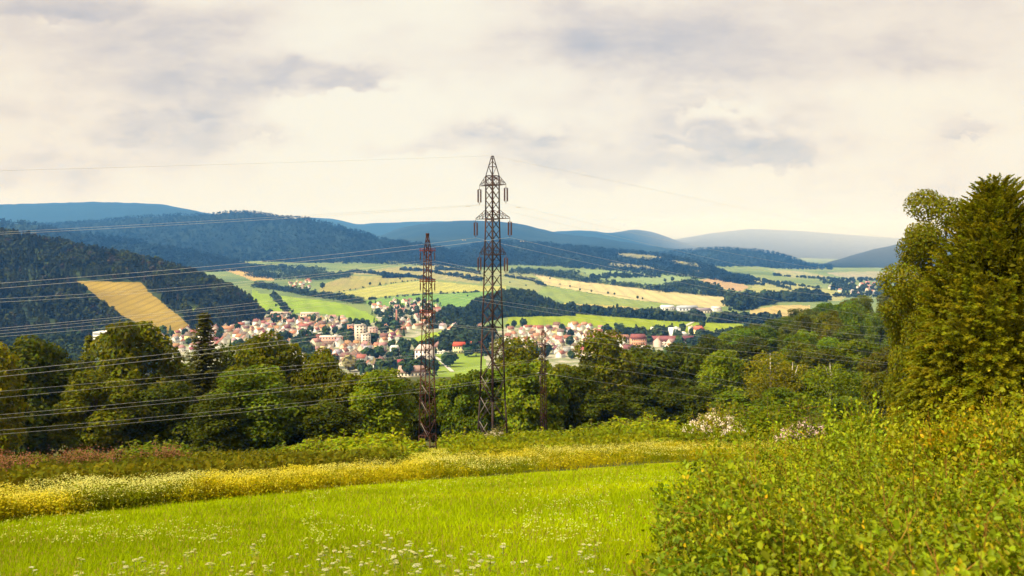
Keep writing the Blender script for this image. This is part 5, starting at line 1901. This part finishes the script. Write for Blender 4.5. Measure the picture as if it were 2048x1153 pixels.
# fireweed
for lab, spots_ in [('pink fireweed drift at the far left edge', [(-30, 33, 60, 4.5, 150), (40, 40, 45, 4, 60)]), ('scattered pink fireweed along the left weeds', [(150, 46, 60, 6, 100), (215, 46, 40, 4, 60)]),
                    ('small pink fireweed patch below the olive bramble', [(335, 47, 34, 4, 90)])]:
    parts = []
    for cx, cd, sx, sd, n in spots_:
        px = rng.normal(cx, sx * .5, n)
        d = rng.normal(cd, sd * .5, n)
        d = np.maximum(d, edge_d(px) + 6.5)
        lc = np.tile((.085, .06, .012), (n, 1))
        parts += plants(n, px, d, .9, 1.4, 9, .09, lc, np.tile((.24, .10, .055), (n, 1)), 11, .035, .16, topspread=.06, tjit=3.0)
    V, Q, Tt = merge(parts)
    o = obj('fireweed', mk_mesh('fireweed', V, [Q], M_PETAL, Tt), color=(1, 1, 1))
    tag(o, lab, 'wild flowers', 'stuff')

# small scattered flowers of the meadow (far ones as one mass, the nearest as plants of their own)
n = 2600
px = rng.uniform(-100, 1500, n)
py = rng.uniform(950, 1100, n)
d = img_depth(px, py)
m = (d < edge_d(px) - .3) & (fbm(px / 140, py / 60, 3, 61) > .47)
px, d = px[m], d[m]
b = ground_pts(px, d)
c = b[:, None, :] + rng.normal(size=(len(b), 3, 3)) * np.array([.03, .03, .006]) + np.array([0, 0, .13])
c = c.reshape(-1, 3)
v, q = leaves(c, rng.normal(size=c.shape) * .3 + np.array([0, -.2, 1]), .016 * rng.uniform(.6, 1.4, len(c)), .013)
o = obj('meadow_flowers', mk_mesh('meadow_flowers', v, [q], M_PETAL, np.repeat(tintv(len(c), .75, 1.1, .08) * np.array((.46, .48, .12)), 4, 0)), color=(1, 1, 1))
tag(o, 'tiny pale flowers scattered over the middle of the meadow', 'wild flowers', 'stuff')


def umbel(seed, R):
    r = np.random.default_rng(seed)
    pts = []
    for k in range(13):
        a, q = k * 2.4, R * math.sqrt((k + .5) / 13)
        c = np.array([q * math.cos(a), q * math.sin(a), .012 - .18 * q * q / R])
        pts.append(c + r.normal(size=(12, 3)) * np.array([.008, .008, .003]))
    p = np.concatenate(pts)
    v, q = leaves(p, r.normal(size=p.shape) * .3 + np.array([0, 0, 1]), .0065 * r.uniform(.7, 1.3, len(p)), .006)
    return mk_mesh('flower_head', v, [q], M_PETAL, np.repeat(tintv(len(p), .85, 1.1, .04), 4, 0))


def ustem(seed, tips):
    m = MB()
    for t in tips:
        m.tube([(0, 0, -.05), (t[0] * .25, t[1] * .25, t[2] * .55), (t[0], t[1], t[2])], [.0045, .0035, .0022], 5)
        for k in range(6):
            a = k * 1.05
            m.tube([(t[0], t[1], t[2] - .035), (t[0] + .03 * math.cos(a), t[1] + .03 * math.sin(a), t[2] - .004)], [.0012, .001], 3, False)
    r = np.random.default_rng(seed)
    for k in range(5):
        z, a = .05 + .07 * k, r.uniform(0, 6.28)
        for s in range(3):
            x = .03 + .035 * s
            n0 = len(m.v)
            c_, s_ = math.cos(a), math.sin(a)
            w = .016
            m.v += [(x * c_ - .02 * c_, x * s_ - .02 * s_, z), (x * c_ - w * s_, x * s_ + w * c_, z + .012), (x * c_ + .028 * c_, x * s_ + .028 * s_, z + .004), (x * c_ + w * s_, x * s_ - w * c_, z + .012)]
            m.q.append([n0, n0 + 1, n0 + 2, n0 + 3])
    return m.mesh('stem', M_GSTEM)


HEADS = [umbel(k, R) for k, R in enumerate((.045, .036, .055, .03))]
UPRO = []
for k in range(5):
    r = random.Random(k)
    tips = [(r.uniform(-.1, .1), r.uniform(-.08, .08), r.uniform(.25, .42)) for _ in range(r.choice((1, 2, 2, 3)))]
    UPRO.append((ustem(k, tips), tips))
placed = 0
taken = []
NF = [(620, 1112, 360, 34, 40), (330, 1122, 120, 26, 18), (790, 1100, 200, 26, 30), (1180, 1112, 90, 40, 14), (560, 1146, 800, 16, 34), (900, 1140, 300, 20, 14)]
for cx, cy, sx, sy, n in NF:
    for _ in range(n):
        px, py = random.gauss(cx, sx * .5), random.gauss(cy, sy * .6)
        d = float(img_depth(np.array([px]), np.array([py + 28.0]))[0])
        if px > 1265 or px < -30 or d > 17:
            continue
        k = random.randrange(5)
        e = empty('wild_carrot', ((px - CX) / F * d, d, float(zg(px, d))), random.uniform(0, 6.28))
        e.scale = (random.uniform(.38, .68),) * 3
        obj('stem', UPRO[k][0], e)
        for t in UPRO[k][1]:
            obj('flower_head', random.choice(HEADS), e, t, random.uniform(0, 6), color=random.choice([(.62, .60, .34), (.60, .60, .42), (.52, .54, .18)]))
        tag(e, 'white umbel flower standing in the near grass of the meadow', 'flower', None, 'white umbel flowers in the near meadow')

# ------------------------------------------------------------------ the golden conifer and its neighbour
def leaves_dir(P0, U, N, a, b):
    U = U / np.linalg.norm(U, axis=1, keepdims=True)
    W = np.cross(N, U)
    W /= np.linalg.norm(W, axis=1, keepdims=True) + 1e-9
    V = np.stack([P0 - U * a[:, None], P0 + W * b[:, None], P0 + U * a[:, None], P0 - W * b[:, None]], 1).reshape(-1, 3)
    return V, np.arange(len(P0) * 4).reshape(-1, 4)


def thuja(name, H, R, seed, npl, per):
    """upright conifer: plumes leave the axis, rise high up and droop low down, each feathered with flat sprays"""
    r = np.random.default_rng(seed)
    t = 1 - r.random(npl) ** .72
    t = np.clip(t, .0, .985)
    a = r.uniform(0, 6.283, npl)
    ok = fbm(a * 2.6 + 5, t * 7, 3, seed + 9) > r.uniform(.24, .46, npl)
    t, a = t[ok], a[ok]
    npl = len(t)
    col_ = .60 + .78 * fbm(a * 2.4 + 11, t * 3.0, 3, seed)
    Rt = R * (1 - t) ** .70 * np.minimum(1, .72 + 1.6 * t) * col_ + .06
    axy = np.stack([np.cos(a), np.sin(a)], 1)
    tang = np.stack([-axy[:, 1], axy[:, 0]], 1)
    Lp = r.uniform(.35, 1.25, npl) * (1 - .45 * t)
    turn = r.normal(0, .3, npl)
    f = r.random((npl, per)) ** .75
    o = r.normal(size=(npl, per, 3))
    # up first, then out and over
    outw = Rt[:, None] * .80 + Lp[:, None] * (.18 * f + .42 * f ** 2.2)
    upw = (t * H * .99)[:, None] + Lp[:, None] * (1.0 * f - (.85 - .75 * t)[:, None] * f ** 3) - .25
    wd = Lp[:, None] * (.20 * (1.1 - f))
    sd = turn[:, None] * Lp[:, None] * f + o[..., 0] * wd
    P = np.stack([axy[:, None, 0] * outw + tang[:, None, 0] * sd, axy[:, None, 1] * outw + tang[:, None, 1] * sd, upw + o[..., 1] * wd * .6], -1).reshape(-1, 3)
    lat = np.sign(o[..., 0]) * .8
    U = np.stack([axy[:, None, 0] * (.35 + .5 * f) + tang[:, None, 0] * lat, axy[:, None, 1] * (.35 + .5 * f) + tang[:, None, 1] * lat, .9 - (1.7 - 1.3 * t)[:, None] * f ** 2 + o[..., 2] * .25], -1).reshape(-1, 3)
    N = np.repeat(np.concatenate([axy, np.full((npl, 1), .3)], 1), per, 0) + r.normal(size=P.shape) * .45
    s = .052 * r.uniform(.6, 1.4, len(P)) * (1 - .2 * np.repeat(t, per))
    v, q = leaves_dir(P, U, N, s, s * .34)
    fr = f.reshape(-1)
    pl = np.repeat(tintv(npl, .7, 1.25, .18), per, 0)
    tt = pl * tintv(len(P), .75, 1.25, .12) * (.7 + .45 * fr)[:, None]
    # inner sprays, with the crown's inner shade painted in as a darker tint
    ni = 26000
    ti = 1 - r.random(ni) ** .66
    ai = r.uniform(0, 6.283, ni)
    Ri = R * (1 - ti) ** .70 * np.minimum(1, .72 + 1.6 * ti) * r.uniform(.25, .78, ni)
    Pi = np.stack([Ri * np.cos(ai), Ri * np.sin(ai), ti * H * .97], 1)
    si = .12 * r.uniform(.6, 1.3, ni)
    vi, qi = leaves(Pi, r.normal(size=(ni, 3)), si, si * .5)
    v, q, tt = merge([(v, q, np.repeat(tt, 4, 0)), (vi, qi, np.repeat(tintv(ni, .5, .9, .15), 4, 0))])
    m = MB()
    m.tube([(0, 0, -.5), (.05, 0, H * .4), (0, .03, H * .8), (0, 0, H * .985)], [.2, .14, .05, .008], 6)
    return mk_mesh(name + '_crown', v, [q], M_LEAF, tt), m.mesh(name + '_trunk', M_BARK, True)


CD = 30.0
cz = float(zg(1990, CD))
hC = (HY - 345) / F * CD - cz
th = thuja('thuja', hC, 4.1, 5, 4200, 115)
e = empty('golden_conifer', ((1990 - CX) / F * CD, CD, cz - .1))
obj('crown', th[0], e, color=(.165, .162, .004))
obj('trunk', th[1], e)
tag(e, 'tall golden green conifer of drooping feathery sprays at the right edge', 'conifer')

nb = broadleaf('near_maple', 14, 7, 34, 75000, .072, 77, .2, .6, (.06, .095))
D2 = 43.0
z2 = float(zg(1890, D2))
h2 = (HY - 358) / F * D2 - z2
place_tree('tree', nb, ((1893 - CX) / F * D2, D2, z2), h2 * 1.0, 6.6, (.15, .15, .005), 'olive broadleaf tree rising behind the golden conifer on its left', 'tree', rz=.6)
nb2 = broadleaf('near_maple_side', 8, 5, 16, 18000, .072, 78, .2, .5, (.07, .11))
z3 = float(zg(1815, 45))
place_tree('tree', nb2, ((1822 - CX) / F * 45, 45, z3), (HY - 520) / F * 45 - z3, 3.0, (.14, .145, .005), 'leafy side stem of the olive tree reaching out over the valley', 'tree', rz=1.6)


# ------------------------------------------------------------------ the near shrubs at the right
M_TWIG = rough_material('young_twigs', (.22, .10, .015), (.30, .16, .02), 8, .7)
def leaf6(P0, U, N, ln, wd, fold=.25):
    """rounded leaf of two folded halves: stalk end at P0, pointing along U"""
    n = len(P0)
    U = U / np.linalg.norm(U, axis=1, keepdims=True)
    W = np.cross(U, N)
    W /= np.linalg.norm(W, axis=1, keepdims=True) + 1e-9
    N = np.cross(W, U)
    ln, wd = ln[:, None], wd[:, None]
    V = np.stack([P0, P0 + U * ln * .32 + W * wd * .5 + N * wd * fold, P0 + U * ln * .72 + W * wd * .42 + N * wd * fold * .8, P0 + U * ln - N * ln * .08,
                  P0 + U * ln * .72 - W * wd * .42 + N * wd * fold * .8, P0 + U * ln * .32 - W * wd * .5 + N * wd * fold], 1).reshape(-1, 3)
    k = np.arange(n)[:, None] * 6
    Q = np.concatenate([k + np.array([0, 1, 2, 3]), k + np.array([0, 3, 4, 5])])
    return V, Q


def near_shrub(label, shoots, col, tip, leaf, lname='spiraea_bush', nl=34, seed=3, tipfrac=.14, berries=None):
    """shoots: (base, tip) arrays; leaves in pairs up each shoot, young coloured ones at the end"""
    r = np.random.default_rng(seed)
    B, Tp = shoots
    n = len(B)
    bow = r.normal(size=(n, 3)) * .05
    PV, UV, NV, LN, TT = [], [], [], [], []
    mood = .72 + .56 * fbm(B[:, 0] / .5 + 4, B[:, 1] / .5, 3, seed)
    warm = np.where(r.random(n) < .22, r.uniform(.5, 1.3, n), r.uniform(0, .25, n))
    ax = Tp - B
    for s in range(nl):
        f = .22 + .78 * (s + .5) / nl
        c = B + ax * f + bow * math.sin(f * 3.1)
        az = s * 2.4 + r.uniform(0, 6.28, n)
        axn = ax / np.linalg.norm(ax, axis=1, keepdims=True)
        R1 = np.cross(axn, np.array([.3, .2, .9]))
        R1 /= np.linalg.norm(R1, axis=1, keepdims=True) + 1e-9
        R2 = np.cross(axn, R1)
        out = R1 * np.cos(az)[:, None] + R2 * np.sin(az)[:, None]
        tipn = max(0, (f - (1 - tipfrac)) / tipfrac)
        u = out * (1 - .5 * tipn) + axn * (.7 + .8 * tipn) + r.normal(size=(n, 3)) * .2
        PV.append(c + r.normal(size=(n, 3)) * .012)
        UV.append(u)
        NV.append(axn * .5 + r.normal(size=(n, 3)) * .3 + np.array([0, 0, .6]))
        LN.append(leaf * r.uniform(.6, 1.25, n) * (1 - .45 * tipn))
        w = np.clip(tipn * warm, 0, 1)[:, None]
        age = (r.uniform(.6, 1.35, n) * mood)[:, None]
        TT.append(age * (np.array(col) * (.8 + .5 * f) * (1 - w) + np.array(tip) * w))
    P0, U, N, ln, tt = (np.concatenate(x) for x in (PV, UV, NV, LN, TT))
    v, q = leaf6(P0, U, N, ln, ln * .62)
    me = mk_mesh(lname + '_leaves', v, [q], M_NEARLEAF, np.repeat(tt * tintv(len(tt), .85, 1.15, .15), 6, 0))
    m = MB()
    for i in range(0, n, 3):
        m.tube([tuple(B[i] + ax[i] * .3 + bow[i] * .8), tuple(B[i] + ax[i] * .6 + bow[i] * .95), tuple(Tp[i])], [.0026, .002, .001], 4, False)
    e = empty(lname, tuple(B.mean(0)))
    off = Vector(B.mean(0))
    a = obj('leaves', me, e, -off, color=(1, 1, 1))
    b_ = obj('branches', m.mesh(lname + '_branches', M_TWIG), e, -off)
    if berries:
        mb = MB()
        for i in r.choice(n, berries, False):
            for _ in range(2):
                c = Vector(Tp[i]) + Vector(r.normal(size=3) * .03)
                mb.tube([c + Vector((0, 0, -.012)), c, c + Vector((0, 0, .013))], [.004, .011, .003], 6)
        obj('rose_hips', mb.mesh('rose_hips', rough_material('hip_red', (.45, .08, .03), (.5, .16, .05), 20, .4, spec=.5)), e, -off)
    return tag(e, label, 'shrub')


# outline of the near shrubbery in the picture: how high its canopy stands at a place (px, d)
def canopy_shoots(n, prng, drng, top_fn, left_fn, seed, sh=(.4, .85), lean=(-.38, -.12, 0)):
    r = np.random.default_rng(seed)
    px = r.uniform(*prng, n * 5)
    d = np.exp(r.uniform(math.log(drng[0]), math.log(drng[1]), n * 5))
    m = (px > left_fn(d)) & (fbm((px - CX) / F * d / .38 + 1.7, d / .38, 2, seed + 4) > r.uniform(.36, .54, len(px)))
    px, d = px[m][:n], d[m][:n]
    top = top_fn(px, d)
    x = (px - CX) / F * d
    lump = (fbm(x / .45 + 3, d / .45, 3, seed) - .54) * .50
    zt = top + lump - r.exponential(.08, len(px)) + .16 * (r.random(len(px)) < .06)
    Tp = np.stack([x, d, zt], 1) + r.normal(size=(len(px), 3)) * np.array([.08, .08, .04])
    l = r.uniform(*sh, len(px))
    side = np.stack([r.normal(lean[0], .33, len(px)), r.normal(lean[1], .33, len(px)), np.full(len(px), 1.0)], 1)
    side /= np.linalg.norm(side, axis=1, keepdims=True)
    return Tp - side * l[:, None], Tp


def left_edge(d):
    return np.interp(d, [1.5, 2.3, 3.0, 3.8, 5.0, 6.2, 7.5], [1205, 1235, 1262, 1288, 1318, 1362, 1430])


def top_front(px, d):
    py = np.interp(d, [1.5, 2.3, 3.2, 4.2, 5.2, 6.4, 7.5], [1330, 1155, 1020, 942, 902, 878, 872])
    z = (HY - py) / F * d
    edge = np.clip((px - left_edge(d)) / 130, 0, 1)
    return z - (1 - edge) ** 2 * .5


sh_ = canopy_shoots(4200, (1235, 2150), (1.75, 7.2), top_front, left_edge, 3)
near_shrub('dense round leaved bush with orange young tips filling the lower right corner', sh_, (.155, .195, .003), (.46, .31, .008), .025, seed=4)
# a hanging skirt of shoots down the bush's open left flank
r_ = np.random.default_rng(12)
nsk = 420
d_ = np.exp(r_.uniform(math.log(1.9), math.log(6.0), nsk))
px_ = left_edge(d_) + r_.uniform(-6, 70, nsk)
ztop = top_front(px_ + 60, d_)
zbot = zg(px_, d_)
z_ = zbot + (ztop - zbot) * r_.random(nsk) ** .8
Tp_ = np.stack([(px_ - CX) / F * d_, d_, z_], 1)
dr = np.stack([r_.normal(.75, .25, nsk), r_.normal(.2, .3, nsk), r_.normal(-.35, .3, nsk)], 1)
near_shrub('leafy low flank of the near bush spilling over the meadow grass', (Tp_ + dr * r_.uniform(.35, .6, nsk)[:, None], Tp_), (.11, .16, .004), (.45, .29, .010), .028, seed=6)


def top_back(px, d):
    py = np.interp(px, [1480, 1600, 1700, 1780, 1850, 1920, 2000, 2100], [915, 905, 898, 892, 872, 852, 826, 805])
    return (HY - py) / F * d


sh2 = canopy_shoots(900, (1760, 2160), (4.6, 7.0), top_back, lambda d: d * 0 + 1790 - (7 - d) * 4, 8)
near_shrub('taller part of the shrubbery with many yellow orange tips at the right edge', sh2, (.18, .20, .003), (.52, .30, .010), .034, seed=8, tipfrac=.25)

# tall pale shoots behind, and the rose cane at the edge
def tuft(label, px, d, top_py, n, wpx, col, tip, leaf, seed, name, berries=None, lean=.12, nl=30):
    r = np.random.default_rng(seed)
    z0 = float(zg(px, d))
    zt = (HY - top_py) / F * d
    b = np.stack([(px + r.normal(0, wpx * .22, n) - CX) / F * d, d + r.normal(0, .35, n), np.full(n, z0)], 1)
    hf = r.uniform(.45, 1.0, n) ** .8
    t = np.stack([b[:, 0] + r.normal(0, lean, n) * (zt - z0), b[:, 1] + r.normal(0, lean, n) * (zt - z0), z0 + (zt - z0) * hf], 1)
    return near_shrub(label, (b, t), col, tip, leaf, name, nl, seed, .2, berries)


tuft('upright light green shoots standing left of the golden conifer', 1722, 12.0, 790, 90, 95, (.17, .23, .005), (.36, .30, .015), .075, 21, 'young_ash', nl=40)
tuft('slim upright shoots above the flower strip right of the pink bush', 1560, 9.5, 838, 14, 60, (.18, .22, .005), (.36, .30, .015), .05, 22, 'sapling', nl=26)
tuft('low leafy shoots between the pink bush and the golden conifer', 1690, 10.5, 838, 80, 150, (.16, .20, .005), (.34, .28, .015), .06, 23, 'young_shrub', nl=34)
tuft('tall rose canes with red hips arching at the right edge', 2022, 4.6, 690, 12, 60, (.10, .17, .012), (.24, .2, .02), .045, 24, 'wild_rose', 5, .05, 30)

# ------------------------------------------------------------------ camera, light, sky, air
cam = bpy.data.cameras.new('camera')
co = bpy.data.objects.new('camera', cam)
C.objects.link(co)
S.camera = co
co.rotation_euler = (math.pi / 2, 0, 0)
cam.sensor_width = 36
cam.lens = F / 2048 * 36
cam.shift_y = -(576.5 - HY) / 2048
cam.clip_start, cam.clip_end = .1, 80000
cam.dof.use_dof = True
cam.dof.focus_distance = 130
cam.dof.aperture_fstop = 7.0

SUN_DIR = Vector((-.62, -.42, .80)).normalized()
sl = bpy.data.lights.new('sun', 'SUN')
sl.energy = 4.2
sl.angle = math.radians(9)
sl.color = (1, .90, .70)
so = bpy.data.objects.new('sun', sl)
C.objects.link(so)
so.rotation_euler = SUN_DIR.to_track_quat('Z', 'Y').to_euler()

w = bpy.data.worlds.new('World')
S.world = w
w.use_nodes = True
nt = w.node_tree
bg = [n for n in nt.nodes if n.type == 'BACKGROUND'][0]
sky = nd(nt, 'ShaderNodeTexSky')
sky.sky_type = 'NISHITA'
sky.sun_disc = False
sky.sun_elevation = math.asin(SUN_DIR.z)
sky.sun_rotation = math.atan2(SUN_DIR.x, SUN_DIR.y)
L = nt.links


def val(x, sock):
    if isinstance(x, bpy.types.NodeSocket):
        L.new(x, sock)
    else:
        sock.default_value = x


def mth(op, a, b=0.0, c=0.0, clamp=False):
    n = nd(nt, 'ShaderNodeMath', operation=op)
    n.use_clamp = clamp
    val(a, n.inputs[0])
    val(b, n.inputs[1])
    if op in ('MULTIPLY_ADD', 'SMOOTH_MIN'):
        val(c, n.inputs[2])
    return n.outputs[0]


def mapr(x, a, b, c=0.0, d=1.0):
    n = nd(nt, 'ShaderNodeMapRange')
    n.interpolation_type = 'SMOOTHSTEP'
    val(x, n.inputs[0])
    for i, v in enumerate((a, b, c, d)):
        n.inputs[i + 1].default_value = v
    return n.outputs[0]


tc = nd(nt, 'ShaderNodeTexCoord')
sep = nd(nt, 'ShaderNodeSeparateXYZ')
L.new(tc.outputs['Generated'], sep.inputs[0])
dx, dy, dz = sep.outputs
den = mth('MAXIMUM', dy, .12)
cu = mth('DIVIDE', dx, den)            # sideways and upward slope of the direction
cv = mth('DIVIDE', dz, den)


def noise(sx, sz, scale, det=6, rough=.55, off=0.0, dist=0.0):
    cb = nd(nt, 'ShaderNodeCombineXYZ')
    val(mth('MULTIPLY', cu, sx), cb.inputs[0])
    val(mth('MULTIPLY', cv, sz), cb.inputs[1])
    cb.inputs[2].default_value = off
    n = nd(nt, 'ShaderNodeTexNoise')
    n.inputs['Scale'].default_value = scale
    n.inputs['Detail'].default_value = det
    n.inputs['Roughness'].default_value = rough
    n.inputs['Distortion'].default_value = dist
    L.new(cb.outputs[0], n.inputs['Vector'])
    return n.outputs[0]


warp = noise(1, 1.6, 9, 6, .6, 3.1)
warp2 = noise(1, 1.6, 9, 6, .6, 8.7)
wu = mth('MULTIPLY_ADD', mth('SUBTRACT', warp, .5), .15, cu)
wv = mth('MULTIPLY_ADD', mth('SUBTRACT', warp2, .5), .075, cv)


def blob(px, py, sx, sy, soft=1.0, flat=0.0):
    """a cloud patch in the direction of a place in the sky; flat > 0 gives it a flatter base"""
    a = mth('DIVIDE', mth('SUBTRACT', wu, (px - CX) / F), sx / F)
    b = mth('DIVIDE', mth('SUBTRACT', wv, (HY - py) / F), sy / F)
    if flat:
        b = mth('MULTIPLY', b, mth('MULTIPLY_ADD', mth('LESS_THAN', b, 0.0), flat, 1.0))
    r = mth('ADD', mth('MULTIPLY', a, a), mth('MULTIPLY', b, b))
    return mapr(r, 0.0, soft, 1.0, 0.0)


def total(bl):
    s = None
    for amp, args in bl:
        t = mth('MULTIPLY', blob(*args), amp)
        s = t if s is None else mth('ADD', s, t)
    return s


big = mapr(noise(1, 2.6, 3.2, 7, .55, 1.7), .36, .66)
fine = mapr(noise(1, 3.0, 9, 7, .6, 5.2), .3, .7)
GREY = [(.50, (665, 160, 150, 42, 1.5, .8)), (.22, (640, 165, 210, 55, 1.5, .5)), (.2, (380, 190, 300, 55, 1.5)), (.34, (1470, 215, 330, 100, 1.6)), (.25, (1020, 235, 240, 70, 1.6)), (.42, (110, 15, 170, 50, 1.4, .8)),
        (.45, (430, 265, 240, 40, 1.5)), (.45, (1535, 310, 140, 42, 1.4, .9)), (.42, (1390, 270, 200, 45, 1.5, .5)), (.5, (1180, 345, 260, 60, 1.6)),
        (.4, (1030, 272, 170, 34, 1.5)), (.42, (800, 300, 150, 34, 1.5)), (.35, (1930, 262, 90, 26, 1.4)), (.4, (1600, 60, 560, 120, 1.6)),
        (.3, (1150, 90, 420, 90, 1.5)), (.3, (200, 100, 420, 90, 1.5)), (.35, (90, 300, 300, 80, 1.5)), (.3, (1750, 360, 420, 90, 1.5)), (.25, (1650, 200, 500, 110, 1.5)),
        (.28, (350, 350, 420, 45, 1.4))]
LIGHT = [(1.0, (640, 290, 190, 120, 1.5)), (.8, (720, 385, 560, 60, 1.6)), 
         (.7, (1190, 200, 700, 90, 1.8)), (.8, (1450, 400, 320, 60, 1.7)), (.6, (840, 60, 300, 80, 1.6)), (.6, (1850, 300, 320, 120, 1.7)), (.7, (760, 260, 120, 120, 1.4))]
g = total(GREY)
l = total(LIGHT)
dark = mth('MULTIPLY_ADD', mth('SUBTRACT', big, .5), .40, mth('MULTIPLY', g, .82))
dark = mth('MULTIPLY_ADD', mth('SUBTRACT', fine, .5), .16, dark)
dark = mth('SUBTRACT', dark, mth('MULTIPLY', l, .5))
dark = mth('ADD', dark, mapr(cv, .10, .26, 0.0, .08))


def puff(px, py, sx, sy, base=.75, top=-.15, amt=.75):
    global dark
    a = mth('DIVIDE', mth('SUBTRACT', wu2, (px - CX) / F), sx / F)
    b = mth('DIVIDE', mth('SUBTRACT', wv2, (HY - py) / F), sy / F)
    bl_ = mth('MULTIPLY', b, mth('MULTIPLY_ADD', mth('LESS_THAN', b, 0.0), .7, 1.0))
    r = mth('ADD', mth('MULTIPLY', a, a), mth('MULTIPLY', bl_, bl_))
    m_ = mth('MULTIPLY', mapr(r, .55, 1.15, 1.0, 0.0), amt)
    sh = mapr(mth('ADD', b, mth('MULTIPLY', mth('SUBTRACT', fine, .5), .9)), -.5, .85, base, top)
    dark = mth('ADD', mth('MULTIPLY', dark, mth('SUBTRACT', 1.0, m_)), mth('MULTIPLY', sh, m_))


pw1 = noise(1, 1.3, 22, 6, .62, 13.1)
pw2 = noise(1, 1.3, 22, 6, .62, 18.7)
wu2 = mth('MULTIPLY_ADD', mth('SUBTRACT', pw1, .5), .11, cu)
wv2 = mth('MULTIPLY_ADD', mth('SUBTRACT', pw2, .5), .075, cv)
crumb = mapr(noise(1, 2.2, 11, 8, .6, 22.0), .47, .60)
low = mapr(cv, .05, .26, 1.0, .35)
dark = mth('MULTIPLY_ADD', mth('MULTIPLY', mth('SUBTRACT', crumb, .5), low), .20, dark)
puff(650, 172, 150, 30, .78, .35, .42)
puff(1530, 322, 110, 26, .62, .35, .55)
puff(1455, 256, 120, 52, .50, -.38, .75)
puff(1360, 288, 90, 24, .55, .05, .6)
puff(1020, 262, 110, 38, .48, -.30, .65)
puff(800, 294, 110, 22, .50, .1, .55)
puff(1210, 350, 120, 36, .62, .25, .4)
puff(1930, 262, 50, 15, .6, .3, .6)
puff(430, 268, 170, 28, .5, .15, .5)
puff(130, 28, 120, 30, .65, .35, .4)
K = 2.0 ** -1.15                        # cloud radiance for the exposure below
cr = nd(nt, 'ShaderNodeValToRGB')
el = cr.color_ramp.elements
el[0].position, el[1].position = 0.0, 1.0
stops = [(0.0, (254, 246, 226)), (.28, (245, 233, 216)), (.5, (230, 218, 206)), (.72, (209, 201, 197)), (1.0, (176, 178, 186))]
while len(el) < len(stops):
    el.new(.5)
for e, (p, c) in zip(el, stops):
    e.position = p
    e.color = (*[v * K for v in lin(c)], 1)
L.new(mapr(dark, -.35, .95), cr.inputs[0])
# peach glow low on the right and left, from thin cloud near the horizon
warm = mixrgb(nt, mapr(cv, .22, 0.0, 0.0, .35), cr.outputs[0], tuple(v * K for v in lin((252, 236, 212))))
side = mth('MULTIPLY', mapr(mth('ABSOLUTE', mth('ADD', cu, .05)), .12, .58, 0.0, .5), mapr(cv, .42, .02, .35, 1.0))
warm = mixrgb(nt, side, warm, mixrgb(nt, 1.0, warm, (1.0, .90, .78), 'MULTIPLY'))
skyc = nd(nt, 'ShaderNodeVectorMath', operation='SCALE')
L.new(sky.outputs[0], skyc.inputs[0])
skyc.inputs['Scale'].default_value = .08
full = mixrgb(nt, .93, skyc.outputs[0], warm)
up = mixrgb(nt, mapr(dz, -.02, .02), (.05, .06, .03), full)
L.new(up, bg.inputs[0])
bg.inputs[1].default_value = 1.0

# the air: one box of thin even haze round everything
hz, hnt, hout = new_mat('haze')
pv = nd(hnt, 'ShaderNodeVolumePrincipled')
pv.inputs['Color'].default_value = (.10, .35, 1.0, 1)
pv.inputs['Absorption Color'].default_value = (1, 1, 1, 1)
pv.inputs['Density'].default_value = HAZE
pv.inputs['Anisotropy'].default_value = 0.0
hnt.links.new(pv.outputs[0], hout.inputs['Volume'])
hb = MB()
hb.box((0, 9250, 205), (26000, 19500, 730))
ho = obj('haze', hb.mesh('haze', hz))
tag(ho, 'thin blue summer haze filling the whole valley', 'haze', 'stuff')

# second, paler haze volume added to whiten the far right hills
rm, rnt, rout = new_mat('pale_haze')
rv = nd(rnt, 'ShaderNodeVolumePrincipled')
rv.inputs['Color'].default_value = (.97, .95, 1.0, 1)
rv.inputs['Absorption Color'].default_value = (1, 1, 1, 1)
rv.inputs['Density'].default_value = .00011
rnt.links.new(rv.outputs[0], rout.inputs['Volume'])


def veil_pt(px, d, z):
    return ((px - CX) / F * d, d, z)


ring_ = [(1180, 12500), (1420, 7200), (1750, 4700), (2700, 4500), (2700, 15500), (1500, 15500)]
n_ = len(ring_)
V_ = [veil_pt(a, b, -132.5) for a, b in ring_] + [veil_pt(a, b, c) for (a, b), c in zip(ring_, (330, 330, 300, 300, 425, 425))]
vm = mk_mesh('pale_haze', V_, [np.array([(i, (i + 1) % n_, n_ + (i + 1) % n_, n_ + i) for i in range(n_)]), np.array([[0, i + 1, i] for i in range(1, n_ - 1)] + [[n_, n_ + i, n_ + i + 1] for i in range(1, n_ - 1)])], rm)
tag(obj('pale_haze', vm), 'added pale haze over the far right end of the valley', 'haze', 'stuff')

S.view_settings.view_transform = 'Standard'
S.view_settings.look = 'None'
S.view_settings.exposure = 1.15
S.view_settings.gamma = 1
S.cycles.use_denoising = True
S.cycles.max_bounces = 5
S.cycles.diffuse_bounces = 3
S.cycles.glossy_bounces = 2
S.cycles.transmission_bounces = 3
S.cycles.volume_bounces = 0
S.cycles.transparent_max_bounces = 4
S.cycles.use_adaptive_sampling = True
S.cycles.adaptive_threshold = .02
